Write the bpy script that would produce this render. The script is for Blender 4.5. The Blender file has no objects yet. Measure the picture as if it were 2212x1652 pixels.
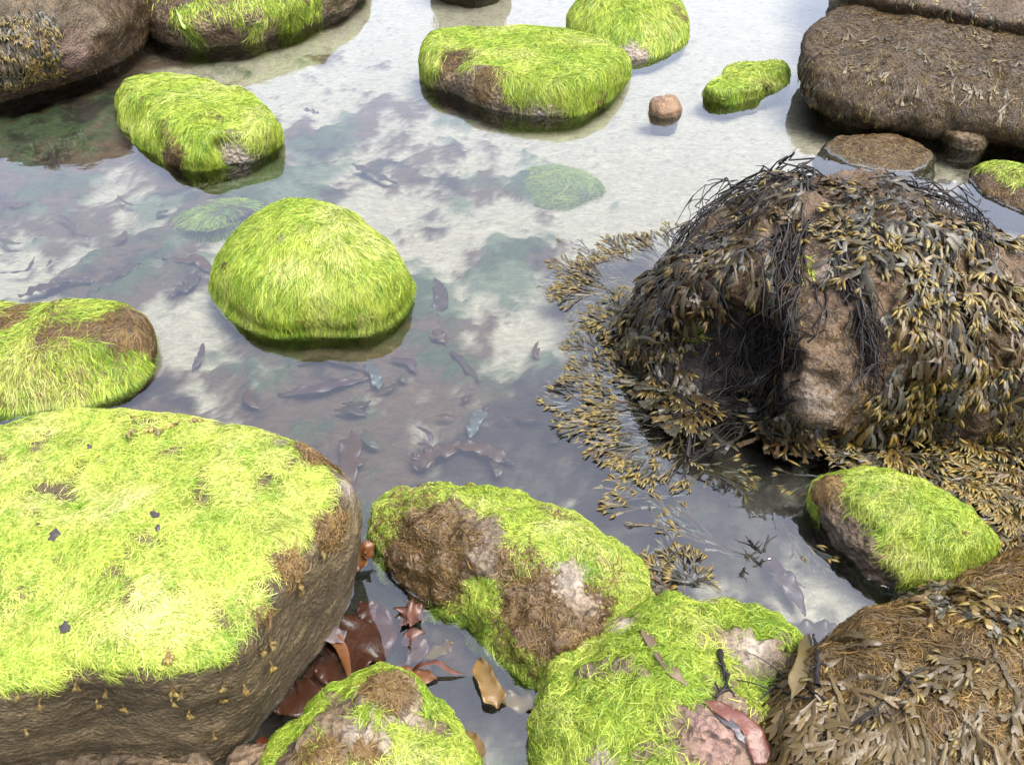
import bpy, math
import numpy as np
from mathutils import Vector
from mathutils.bvhtree import BVHTree

# ------------------------------------------------------------------ camera, sky, sun, exposure
SC = bpy.context.scene
COL = SC.collection
CAM_H, PITCH, FOC = 1.6, math.radians(40.0), 1995.0      # height over the water, look-down angle, focal length for a 2212 px wide frame
W0, H0 = 2212.0, 1652.0
cam = bpy.data.cameras.new("camera")
cam.sensor_width = 36.0
cam.lens = 36.0 * FOC / W0
cam.clip_start, cam.clip_end = 0.02, 500.0
camo = bpy.data.objects.new("camera", cam)
COL.objects.link(camo)
camo.location = (0, 0, CAM_H)
camo.rotation_euler = (math.radians(90) - PITCH, 0, 0)
SC.camera = camo

SUN_EL, SUN_AZ = math.radians(66), math.radians(118)       # high on the right
world = bpy.data.worlds.new("World")
SC.world = world
world.use_nodes = True
wn, wl = world.node_tree.nodes, world.node_tree.links
wn.clear()
wo = wn.new("ShaderNodeOutputWorld")
wb = wn.new("ShaderNodeBackground")
sky = wn.new("ShaderNodeTexSky")
sky.sky_type = 'NISHITA'
sky.sun_disc = False
sky.sun_elevation = SUN_EL
sky.sun_rotation = SUN_AZ
sky.air_density = 1.0
sky.dust_density = 6.0
sky.ozone_density = 2.0
hs = wn.new("ShaderNodeHueSaturation")
hs.inputs['Hue'].default_value = 0.512
hs.inputs['Saturation'].default_value = 0.6
wl.new(sky.outputs[0], hs.inputs['Color'])
wl.new(hs.outputs[0], wb.inputs[0])
wb.inputs[1].default_value = 0.15
wl.new(wb.outputs[0], wo.inputs[0])
sun = bpy.data.lights.new("sun", 'SUN')
sun.energy = 0.7
sun.angle = math.radians(35)
sun.color = (1.0, 0.96, 0.88)
suno = bpy.data.objects.new("sun", sun)
COL.objects.link(suno)
sd = Vector((math.sin(SUN_AZ) * math.cos(SUN_EL), math.cos(SUN_AZ) * math.cos(SUN_EL), math.sin(SUN_EL)))
suno.rotation_euler = sd.to_track_quat('Z', 'Y').to_euler()
SC.view_settings.view_transform = 'Standard'
SC.view_settings.look = 'None'
SC.view_settings.exposure = 2.5
SC.view_settings.gamma = 1.0
SC.cycles.max_bounces = 6
SC.cycles.transparent_max_bounces = 12
SC.cycles.caustics_reflective = False
SC.cycles.caustics_refractive = False

# ------------------------------------------------------------------ measuring helpers
cp, sp_ = math.cos(PITCH), math.sin(PITCH)
FWD = np.array([0, cp, -sp_]); UPV = np.array([0, sp_, cp]); RGT = np.array([1.0, 0, 0]); EYE = np.array([0, 0, CAM_H])


def ray(px, py):
    d = FWD * FOC + RGT * (px - W0 / 2) - UPV * (py - H0 / 2)
    return d / np.linalg.norm(d)


def P(px, py, z=0.0):
    d = ray(px, py)
    return EYE + d * ((z - CAM_H) / d[2])


def proj(p):
    q = np.atleast_2d(p) - EYE
    w = q @ FWD
    return np.stack([W0 / 2 + FOC * (q @ RGT) / w, H0 / 2 - FOC * (q @ UPV) / w], 1)


# ------------------------------------------------------------------ noise
def _hash(ix, iy, iz, seed):
    n = (ix.astype(np.int64) * 374761393 + iy.astype(np.int64) * 668265263 + iz.astype(np.int64) * 2147483647 + seed * 1274126177) & 0xffffffff
    n = ((n ^ (n >> 13)) * 1274126177) & 0xffffffff
    n = ((n ^ (n >> 16)) * 2246822519) & 0xffffffff
    return ((n ^ (n >> 15)) & 0xffffff) / float(0xffffff)


def vnoise(p, seed=0):
    i = np.floor(p).astype(np.int64)
    f = p - i
    f = f * f * f * (f * (f * 6 - 15) + 10)
    r = 0
    for a in (0, 1):
        for b in (0, 1):
            for c in (0, 1):
                w = (f[:, 0] if a else 1 - f[:, 0]) * (f[:, 1] if b else 1 - f[:, 1]) * (f[:, 2] if c else 1 - f[:, 2])
                r = r + w * _hash(i[:, 0] + a, i[:, 1] + b, i[:, 2] + c, seed)
    return r * 2 - 1


def fbm(p, scale, octv=4, seed=0, gain=0.5):
    p = np.asarray(p, float) * scale + 13.7 * (seed + 1)
    s, a, t = 0, 1.0, 0
    for k in range(octv):
        s = s + a * vnoise(p, seed * 17 + k)
        t += a
        a *= gain
        p = p * 2.03 + 5.1
    return s / t


def ridge(p, scale, octv=3, seed=0):
    p = np.asarray(p, float) * scale + 3.3 * (seed + 1)
    s, a, t = 0, 1.0, 0
    for k in range(octv):
        s = s + a * (1 - np.abs(vnoise(p, seed * 19 + k)) * 2)
        t += a
        a *= .5
        p = p * 2.1 + 2.2
    return s / t


def sst(a, b, x):
    t = np.clip((x - a) / (b - a), 0, 1)
    return t * t * (3 - 2 * t)


def nz(v):
    return v / (np.linalg.norm(v, axis=-1, keepdims=True) + 1e-12)


# ------------------------------------------------------------------ materials
def mat_new(name):
    m = bpy.data.materials.new(name)
    m.use_nodes = True
    nt = m.node_tree
    nt.nodes.clear()
    out = nt.nodes.new("ShaderNodeOutputMaterial")
    return m, nt.nodes, nt.links, out


def N(nodes, kind, **kw):
    n = nodes.new(kind)
    for k, v in kw.items():
        if k.startswith('i_'):
            key = k[2:]
            n.inputs[int(key) if key.isdigit() else key.replace('_', ' ')].default_value = v
        else:
            setattr(n, k, v)
    return n


def mat_rock(name, rough=0.6, bump=0.006, fine=90, bands=0.0, spec=0.35, pit=0.5):
    m, n, l, out = mat_new(name)
    at = N(n, "ShaderNodeAttribute", attribute_name="col")
    geo = N(n, "ShaderNodeNewGeometry")
    n1 = N(n, "ShaderNodeTexNoise", i_Scale=fine, i_Detail=6.0, i_Roughness=0.65)
    n2 = N(n, "ShaderNodeTexNoise", i_Scale=fine * .22, i_Detail=5.0, i_Roughness=0.6)
    vo = N(n, "ShaderNodeTexVoronoi", i_Scale=fine * .9)
    for q in (n1, n2, vo):
        l.new(geo.outputs['Position'], q.inputs['Vector'])
    r1 = N(n, "ShaderNodeMapRange", i_1=0.3, i_2=0.7, i_3=0.55, i_4=1.45)
    l.new(n1.outputs[0], r1.inputs[0])
    r2 = N(n, "ShaderNodeMapRange", i_1=0.3, i_2=0.7, i_3=0.7, i_4=1.3)
    l.new(n2.outputs[0], r2.inputs[0])
    mm = N(n, "ShaderNodeMath", operation='MULTIPLY')
    l.new(r1.outputs[0], mm.inputs[0]); l.new(r2.outputs[0], mm.inputs[1])
    vs = N(n, "ShaderNodeVectorMath", operation='SCALE')
    l.new(at.outputs['Color'], vs.inputs[0]); l.new(mm.outputs[0], vs.inputs['Scale'])
    b = N(n, "ShaderNodeBsdfPrincipled", i_Roughness=rough)
    b.inputs['Specular IOR Level'].default_value = spec
    l.new(vs.outputs[0], b.inputs['Base Color'])
    hsum = N(n, "ShaderNodeMath", operation='MULTIPLY_ADD', i_1=pit)
    l.new(vo.outputs['Distance'], hsum.inputs[0]); l.new(n1.outputs[0], hsum.inputs[2])
    h2 = N(n, "ShaderNodeMath", operation='MULTIPLY_ADD', i_1=2.5)
    l.new(n2.outputs[0], h2.inputs[0]); l.new(hsum.outputs[0], h2.inputs[2])
    last = h2
    if bands:
        mp = N(n, "ShaderNodeMapping")
        mp.inputs['Scale'].default_value = (2.5, 2.5, 60)
        mp.inputs['Rotation'].default_value = (0.08, 0.05, 0)
        l.new(geo.outputs['Position'], mp.inputs[0])
        n3 = N(n, "ShaderNodeTexNoise", i_Scale=1.0, i_Detail=5.0, i_Roughness=0.6, i_Distortion=0.6)
        l.new(mp.outputs[0], n3.inputs['Vector'])
        h3 = N(n, "ShaderNodeMath", operation='MULTIPLY_ADD', i_1=bands)
        l.new(n3.outputs[0], h3.inputs[0]); l.new(h2.outputs[0], h3.inputs[2])
        last = h3
        r3 = N(n, "ShaderNodeMapRange", i_1=0.3, i_2=0.7, i_3=0.65, i_4=1.3)
        l.new(n3.outputs[0], r3.inputs[0])
        m3 = N(n, "ShaderNodeMath", operation='MULTIPLY')
        l.new(mm.outputs[0], m3.inputs[0]); l.new(r3.outputs[0], m3.inputs[1])
        l.new(m3.outputs[0], vs.inputs['Scale'])
    bp = N(n, "ShaderNodeBump", i_Strength=1.0, i_Distance=bump)
    l.new(last.outputs[0], bp.inputs['Height'])
    l.new(bp.outputs[0], b.inputs['Normal'])
    l.new(b.outputs[0], out.inputs[0])
    return m


def mat_weed(name, rough=0.5, spec=0.4, transl=0.3, bump=0.0, coat=0.0):
    m, n, l, out = mat_new(name)
    at = N(n, "ShaderNodeAttribute", attribute_name="col")
    b = N(n, "ShaderNodeBsdfPrincipled", i_Roughness=rough)
    b.inputs['Specular IOR Level'].default_value = spec
    if coat:
        b.inputs['Coat Weight'].default_value = coat
        b.inputs['Coat Roughness'].default_value = 0.15
    l.new(at.outputs['Color'], b.inputs['Base Color'])
    if bump:
        geo = N(n, "ShaderNodeNewGeometry")
        n1 = N(n, "ShaderNodeTexNoise", i_Scale=160.0, i_Detail=3.0)
        l.new(geo.outputs['Position'], n1.inputs['Vector'])
        bp = N(n, "ShaderNodeBump", i_Strength=1.0, i_Distance=bump)
        l.new(n1.outputs[0], bp.inputs['Height'])
        l.new(bp.outputs[0], b.inputs['Normal'])
    if transl:
        t = N(n, "ShaderNodeBsdfTranslucent")
        l.new(at.outputs['Color'], t.inputs[0])
        mx = N(n, "ShaderNodeMixShader", i_0=transl)
        l.new(b.outputs[0], mx.inputs[1]); l.new(t.outputs[0], mx.inputs[2])
        l.new(mx.outputs[0], out.inputs[0])
    else:
        l.new(b.outputs[0], out.inputs[0])
    return m


def mat_water():
    m, n, l, out = mat_new("pool_water")
    geo = N(n, "ShaderNodeNewGeometry")
    n1 = N(n, "ShaderNodeTexNoise", i_Scale=5.0, i_Detail=2.0, i_Roughness=0.4)
    n2 = N(n, "ShaderNodeTexNoise", i_Scale=26.0, i_Detail=2.0, i_Roughness=0.5)
    l.new(geo.outputs['Position'], n1.inputs['Vector']); l.new(geo.outputs['Position'], n2.inputs['Vector'])
    ad = N(n, "ShaderNodeMath", operation='MULTIPLY_ADD', i_1=0.12)
    l.new(n2.outputs[0], ad.inputs[0]); l.new(n1.outputs[0], ad.inputs[2])
    bp = N(n, "ShaderNodeBump", i_Strength=1.0, i_Distance=0.0022)
    l.new(ad.outputs[0], bp.inputs['Height'])
    fr = N(n, "ShaderNodeFresnel", i_IOR=WATER_IOR)
    l.new(bp.outputs[0], fr.inputs['Normal'])
    tr = N(n, "ShaderNodeBsdfTransparent")
    tr.inputs[0].default_value = (0.90, 0.97, 0.98, 1)
    gl = N(n, "ShaderNodeBsdfGlossy", i_Roughness=0.015)
    gl.inputs[0].default_value = (1, 1, 1, 1)
    l.new(bp.outputs[0], gl.inputs['Normal'])
    mx = N(n, "ShaderNodeMixShader")
    l.new(fr.outputs[0], mx.inputs[0]); l.new(tr.outputs[0], mx.inputs[1]); l.new(gl.outputs[0], mx.inputs[2])
    l.new(mx.outputs[0], out.inputs[0])
    return m


WATER_IOR = 1.72


def mat_bed():
    """pale sand under the water with felts of brown and green weed growing over it"""
    m, n, l, out = mat_new("pool_bed_sand")
    at = N(n, "ShaderNodeAttribute", attribute_name="col")
    geo = N(n, "ShaderNodeNewGeometry")
    n1 = N(n, "ShaderNodeTexNoise", i_Scale=220.0, i_Detail=4.0)
    mp = N(n, "ShaderNodeMapping")
    mp.inputs['Scale'].default_value = (1.0, 2.2, 1.0)
    mp.inputs['Rotation'].default_value = (0, 0, 0.5)
    l.new(geo.outputs['Position'], mp.inputs[0])
    n2 = N(n, "ShaderNodeTexNoise", i_Scale=22.0, i_Detail=8.0, i_Roughness=0.72, i_Distortion=1.2)
    l.new(geo.outputs['Position'], n1.inputs['Vector']); l.new(mp.outputs[0], n2.inputs['Vector'])
    r1 = N(n, "ShaderNodeMapRange", i_1=0.3, i_2=0.7, i_3=0.88, i_4=1.1)
    l.new(n1.outputs[0], r1.inputs[0])
    r2 = N(n, "ShaderNodeMapRange", i_1=0.35, i_2=0.65, i_3=0.72, i_4=1.22)
    l.new(n2.outputs[0], r2.inputs[0])
    mm = N(n, "ShaderNodeMath", operation='MULTIPLY')
    l.new(r1.outputs[0], mm.inputs[0]); l.new(r2.outputs[0], mm.inputs[1])
    vs = N(n, "ShaderNodeVectorMath", operation='SCALE')
    l.new(at.outputs['Color'], vs.inputs[0]); l.new(mm.outputs[0], vs.inputs['Scale'])
    b = N(n, "ShaderNodeBsdfPrincipled", i_Roughness=0.9)
    b.inputs['Specular IOR Level'].default_value = 0.1
    l.new(vs.outputs[0], b.inputs['Base Color'])
    bp = N(n, "ShaderNodeBump", i_Strength=0.7, i_Distance=0.02)
    l.new(n2.outputs[0], bp.inputs['Height'])
    l.new(bp.outputs[0], b.inputs['Normal'])
    l.new(b.outputs[0], out.inputs[0])
    return m


M = dict(
    sandstone=mat_rock("sandstone", rough=0.6, bump=0.0045, fine=140, bands=.7, spec=0.2, pit=1.0),
    barnacle=mat_rock("barnacled_stone", rough=0.7, bump=0.010, fine=70, pit=1.2),
    stone=mat_rock("wet_stone", rough=0.5, bump=0.006, fine=100),
    brownrock=mat_rock("weedy_stone", rough=0.5, bump=0.007, fine=110, spec=0.25),
    green=mat_weed("green_algae", rough=0.5, spec=0.3, transl=0.35),
    brown=mat_weed("brown_turf_weed", rough=0.5, spec=0.25, transl=0.2),
    wrack=mat_weed("wrack_frond", rough=0.42, spec=0.32, transl=0.06, bump=0.001),
    stipe=mat_weed("wrack_stipe", rough=0.45, spec=0.2, transl=0.0),
    kelp=mat_weed("kelp_blade", rough=0.34, spec=0.35, transl=0.25, bump=0.001),
    shell=mat_weed("shell", rough=0.5, spec=0.4, transl=0.0, bump=0.001),
    water=mat_water(), bed=mat_bed(),
)


# ------------------------------------------------------------------ mesh building
WET = 0.40      # everything here is wet: the tones below are scaled to wet albedo


class Geo:
    def __init__(s):
        s.v, s.f, s.c, s.n = [], [], [], 0

    def add(s, v, f, c):
        """v (n,3), f (m,4) or (m,3), c (n,3)"""
        if len(v) == 0:
            return
        v = np.asarray(v, float); f = np.asarray(f, np.int64); c = np.asarray(c, float)
        if c.ndim == 1:
            c = np.tile(c, (len(v), 1))
        s.v.append(v); s.f.append(f + s.n); s.c.append(c)
        s.n += len(v)

    def build(s, name, mat, parent=None, origin=None, smooth=True):
        v = np.concatenate(s.v); c = np.concatenate(s.c)
        if parent is not None:
            org = np.array(parent['_org'])
        else:
            org = np.array(origin) if origin is not None else np.array([v[:, 0].mean(), v[:, 1].mean(), v[:, 2].min()])
        me = bpy.data.meshes.new(name)
        me.vertices.add(len(v))
        me.vertices.foreach_set("co", (v - org).astype(np.float32).ravel())
        loops = np.concatenate([f.ravel() for f in s.f])
        sizes = np.concatenate([np.full(len(f), f.shape[1], np.int64) for f in s.f])
        me.loops.add(len(loops))
        me.loops.foreach_set("vertex_index", loops.astype(np.int32))
        me.polygons.add(len(sizes))
        st = np.concatenate([[0], np.cumsum(sizes)[:-1]])
        me.polygons.foreach_set("loop_start", st.astype(np.int32))
        me.polygons.foreach_set("loop_total", sizes.astype(np.int32))
        me.polygons.foreach_set("use_smooth", np.full(len(sizes), smooth))
        a = me.attributes.new("col", 'FLOAT_COLOR', 'POINT')
        cc = np.ones((len(v), 4), np.float32); cc[:, :3] = np.clip(c * WET, 0, 1)
        a.data.foreach_set("color", cc.ravel())
        me.update(); me.validate()
        me.materials.append(mat)
        o = bpy.data.objects.new(name, me)
        COL.objects.link(o)
        if parent is not None:
            o.parent = parent
        else:
            o.location = org
            o['_org'] = [float(x) for x in org]
        return o


def tag(o, label=None, cat=None, group=None, kind=None):
    if label: o['label'] = label
    if cat: o['category'] = cat
    if group: o['group'] = group
    if kind: o['kind'] = kind
    return o


def ribbons(g, path, side, w, col, cup=0.0, nrm=None):
    """path (N,K,3), side (N,K,3), w (N,K), col (N,K,3); two edges, or three with a raised middle when cup is set"""
    Nn, K = path.shape[:2]
    if Nn == 0: return
    w = np.broadcast_to(w, (Nn, K)); side = np.broadcast_to(side, path.shape); col = np.broadcast_to(col, path.shape)
    a = path - side * w[..., None] * .5
    b = path + side * w[..., None] * .5
    if cup:
        mid = path + nrm * (w[..., None] * cup)
        V = np.stack([a, mid, b], 2); S = 3
    else:
        V = np.stack([a, b], 2); S = 2
    idx = np.arange(Nn * K * S).reshape(Nn, K, S)
    F = []
    for s in range(S - 1):
        F.append(np.stack([idx[:, :-1, s], idx[:, :-1, s + 1], idx[:, 1:, s + 1], idx[:, 1:, s]], -1).reshape(-1, 4))
    C = np.repeat(col[:, :, None, :], S, 2)
    g.add(V.reshape(-1, 3), np.concatenate(F), C.reshape(-1, 3))


def tubes(g, path, side, nrm, rw, rt, col, S=6):
    Nn, K = path.shape[:2]
    if Nn == 0: return
    th = np.arange(S) / S * 2 * np.pi
    V = path[:, :, None, :] + side[:, :, None, :] * (rw[..., None] * np.cos(th))[..., None] + nrm[:, :, None, :] * (rt[..., None] * np.sin(th))[..., None]
    idx = np.arange(Nn * K * S).reshape(Nn, K, S)
    i2 = np.roll(idx, -1, 2)
    F = np.stack([idx[:, :-1], i2[:, :-1], i2[:, 1:], idx[:, 1:]], -1).reshape(-1, 4)
    C = np.repeat(col[:, :, None, :], S, 2)
    g.add(V.reshape(-1, 3), F, C.reshape(-1, 3))


def frame_of(path, up=None):
    """side and normal vectors along paths (N,K,3)"""
    t = nz(np.gradient(path, axis=1))
    if up is None:
        up = np.zeros_like(path); up[..., 2] = 1
    s = nz(np.cross(t, up) + 1e-6)
    return s, nz(np.cross(s, t))


# ------------------------------------------------------------------ rocks
class Surf:
    """a triangulated surface with vector sampling and snapping"""

    def __init__(s, V, F):
        s.V, s.F = V, F
        T = np.concatenate([F[:, [0, 1, 2]], F[:, [0, 2, 3]]])
        a, b, c = V[T[:, 0]], V[T[:, 1]], V[T[:, 2]]
        cr = np.cross(b - a, c - a)
        s.area = np.linalg.norm(cr, axis=1) / 2
        s.T = T; s.tn = nz(cr); s.tc = (a + b + c) / 3
        s.bvh = BVHTree.FromPolygons([tuple(x) for x in V.tolist()], T[s.area > 1e-12].tolist())

    def snap(s, p):
        out = np.empty_like(p); nn = np.empty_like(p)
        f = s.bvh.find_nearest
        for i, q in enumerate(p.tolist()):
            loc, no, _, _ = f(q)
            out[i] = loc; nn[i] = no
        return out, nn

    def hit(s, px, py):
        loc, no, _, _ = s.bvh.ray_cast(Vector(EYE), Vector(ray(px, py)))
        if loc is None:
            return None
        return np.array(loc)

    def sample(s, n, w, rng):
        pr = s.area * w
        tot = pr.sum()
        if tot <= 0: return np.zeros((0, 3)), np.zeros((0, 3))
        t = rng.choice(len(pr), n, p=pr / tot)
        u = rng.random((n, 2)); k = u.sum(1) > 1; u[k] = 1 - u[k]
        T = s.T[t]; V = s.V
        p = V[T[:, 0]] + (V[T[:, 1]] - V[T[:, 0]]) * u[:, :1] + (V[T[:, 2]] - V[T[:, 0]]) * u[:, 1:]
        return p, s.tn[t]


def ring_radial(pts, U):
    c = pts[:, :2].mean(0)
    d = pts[:, :2] - c
    a = np.arctan2(d[:, 1], d[:, 0]); r = np.linalg.norm(d, axis=1)
    o = np.argsort(a); a, r = a[o], r[o]
    th = np.linspace(-np.pi, np.pi, U, endpoint=False)
    rr = np.interp(th, a, r, period=2 * np.pi)
    k = max(1, U // 36)
    ker = np.hanning(2 * k + 3)[1:-1]; ker /= ker.sum()
    h = len(ker) // 2
    rr = np.convolve(np.concatenate([rr[-h:], rr, rr[:h]]), ker, 'valid')
    return np.stack([c[0] + rr * np.cos(th), c[1] + rr * np.sin(th)], 1)


BED_Z = -0.09


def loft(rings, pole, U, V, under=.8):
    """rings [(z, [(px,py)..])] from the waterline up, measured on the photograph at their heights"""
    R = []
    for z, pts in rings:
        xy = ring_radial(np.array([P(x, y, z) for x, y in pts]), U)
        R.append(np.column_stack([xy, np.full(U, z)]))
    base = R[0]
    c = base.mean(0)
    if rings[0][0] >= -0.02:
        b = base.copy(); b[:, :2] = c[:2] + (base[:, :2] - c[:2]) * (1 + (under - 1) * .5); b[:, 2] = -0.06
        b2 = base.copy(); b2[:, :2] = c[:2] + (base[:, :2] - c[:2]) * under; b2[:, 2] = BED_Z - .05
        R = [b2, b] + R
    else:
        b2 = base.copy(); b2[:, :2] = c[:2] + (base[:, :2] - c[:2]) * 1.15; b2[:, 2] = BED_Z - .05
        R = [b2] + R
    pp = P(pole[0], pole[1], pole[2])
    top = R[-1]
    for s in (.78, .52, .26, .004):
        r = pp + (top - pp) * s
        r[:, 2] = pp[2] - (pp[2] - top[:, 2]) * s * s
        R.append(r)
    R = np.array(R)
    K = len(R)
    # distribute rows by arc length
    seg = np.linalg.norm(np.diff(R, axis=0), axis=2).mean(1) + 1e-4
    cum = np.concatenate([[0], np.cumsum(seg)])
    t = np.interp(np.linspace(0, cum[-1], V), cum, np.arange(K))
    i = np.clip(np.floor(t).astype(int), 0, K - 2); f = (t - i)[:, None, None]
    g = lambda k: R[np.clip(k, 0, K - 1)]
    p0, p1, p2, p3 = g(i - 1), g(i), g(i + 1), g(i + 2)
    G = .5 * ((2 * p1) + (-p0 + p2) * f + (2 * p0 - 5 * p1 + 4 * p2 - p3) * f ** 2 + (-p0 + 3 * p1 - 3 * p2 + p3) * f ** 3)
    idx = np.arange(V * U).reshape(V, U); i2 = np.roll(idx, -1, 1)
    F = np.stack([idx[:-1], i2[:-1], i2[1:], idx[1:]], -1).reshape(-1, 4)
    return G.reshape(-1, 3), F, c


def vnormals(V, F):
    n = np.zeros_like(V)
    fn = np.cross(V[F[:, 2]] - V[F[:, 0]], V[F[:, 3]] - V[F[:, 1]])
    for k in range(4):
        np.add.at(n, F[:, k], fn)
    return nz(n)


G_PAL = np.array([[.66, .78, .11], [.46, .66, .06], [.25, .46, .03], [.92, .93, .36], [.13, .26, .025]])
TOP_PAL = np.array([[.74, .80, .17], [.56, .71, .10], [.33, .54, .05], [.95, .93, .42], [.20, .33, .04]])
B_PAL = np.array([[.17, .105, .038], [.11, .068, .028], [.28, .18, .06], [.075, .045, .022], [.20, .145, .06]])


def strand_colors(pal, p, rng, wet=None, seed=0, bright=1.0):
    n = len(p)
    a = fbm(p, 9, 3, seed)[:, None]; b = fbm(p, 40, 2, seed + 5)[:, None]
    r = rng.random((n, 1))
    c = pal[0] * np.ones((n, 1))
    c = c + (pal[3] - c) * sst(.1, .8, a * .7 + r * .75 - .3)
    c = c + (pal[1] - c) * sst(-.1, .5, -a + r * .7 - .35)
    c = c + (pal[2] - c) * sst(.1, .6, -b + r * .8 - .4)
    k = (rng.random((n, 1)) < .06)
    c = np.where(k, pal[4], c)
    c = c * (0.8 + .4 * rng.random((n, 1))) * bright
    return np.clip(c, 0, 1.3)


def strands(g, surf, n, weight, rng, L=(.03, .06), w=.0022, lift=.004, pal=G_PAL, flow=.5, curl=.5, K=4, seed=0, roll=.9, down=1.0, bright=1.0, float_out=None, tuft=.016, matted=.32):
    p, nn = surf.sample(n, weight, rng)
    if len(p) == 0: return
    n = len(p)
    fl = np.stack([fbm(p, 6, 2, seed + 31), fbm(p, 6, 2, seed + 32), fbm(p, 6, 2, seed + 33)], 1)
    dn = np.array([0, -.12, -1.0])
    h = dn * down + fl * flow * 1.6 + rng.normal(0, .22 * curl + .05, (n, 3))
    h = nz(h - nn * (h * nn).sum(1, keepdims=True))
    # strands hang together in matted tufts
    q = p / tuft + .8 * np.stack([fbm(p, 30, 2, seed + 41), fbm(p, 30, 2, seed + 42), fbm(p, 30, 2, seed + 43)], 1)
    ci = np.floor(q).astype(np.int64)
    cv = np.stack([_hash(ci[:, 0], ci[:, 1], ci[:, 2], 7 + k) for k in range(4)], 1)
    pull = (ci + .5 + (cv[:, :3] - .5) * .5 - q) * tuft
    pull = pull - nn * (pull * nn).sum(1, keepdims=True)
    h = nz(h + (cv[:, :3] - .5) * 2 * matted)
    h = nz(h - nn * (h * nn).sum(1, keepdims=True))
    ln = rng.uniform(L[0], L[1], n)[:, None] * (.3 + .95 * rng.random((n, 1)) ** 1.3) * (.75 + .5 * cv[:, 3:4])
    path = np.empty((n, K, 3)); nr = np.empty((n, K, 3))
    path[:, 0] = p; nr[:, 0] = nn
    cur, cn = p.copy(), nn.copy()
    tw = rng.normal(0, curl * .6, (n, 1))
    for k in range(1, K):
        bend = np.cross(cn, h)
        h = nz(h + bend * tw + rng.normal(0, .12 * curl, (n, 3)) + np.array([0, 0, -.25]) * down)
        nxt = cur + h * ln / (K - 1) + pull * (.5 / (K - 1))
        wetm = nxt[:, 2] < 0.004
        sp, sn = surf.snap(nxt)
        if float_out is not None:
            # under the waterline the strands stand off the stone and drift outward
            off = float_out * (k / (K - 1))
            sp = np.where(wetm[:, None], sp + sn * off * np.array([1, 1, .2]), sp)
        cur, cn = sp, sn
        h = nz(h - cn * (h * cn).sum(1, keepdims=True))
        path[:, k] = cur; nr[:, k] = cn
    t = np.linspace(0, 1, K)
    lf = (rng.random((n, 1)) ** 2 * lift * 1.1 + .0006) * np.sin(np.clip(t * 2.4, 0, 3.1))[None] + .0006
    path = path + nr * lf[..., None]
    path[..., 2] = np.where(path[..., 2] < .006, np.minimum(path[..., 2], -.004), path[..., 2])      # wet tips sink below the surface
    tg = nz(np.gradient(path, axis=1))
    side = nz(np.cross(tg, nr))
    ra = rng.normal(0, roll, (n, 1, 1)) + np.linspace(-.4, .4, K)[None, :, None] * rng.normal(0, 1, (n, 1, 1))
    side = side * np.cos(ra) + nr * np.sin(ra)
    wd = w * .51 * rng.uniform(.5, 1.4, (n, 1)) * np.array([.9] + [1.0] * (K - 2) + [.35])[None]
    c = strand_colors(pal, p, rng, seed=seed, bright=bright) * (.84 + .32 * cv[:, 3:4])
    grad = (.82 + .3 * t)[None, :, None]
    ribbons(g, path, side, wd, c[:, None, :] * grad)


def gauss_patch(p, c, r):
    return np.exp(-((p - c) ** 2).sum(1) / (r * r))


ROCKS = {}
EDGE = []


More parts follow.
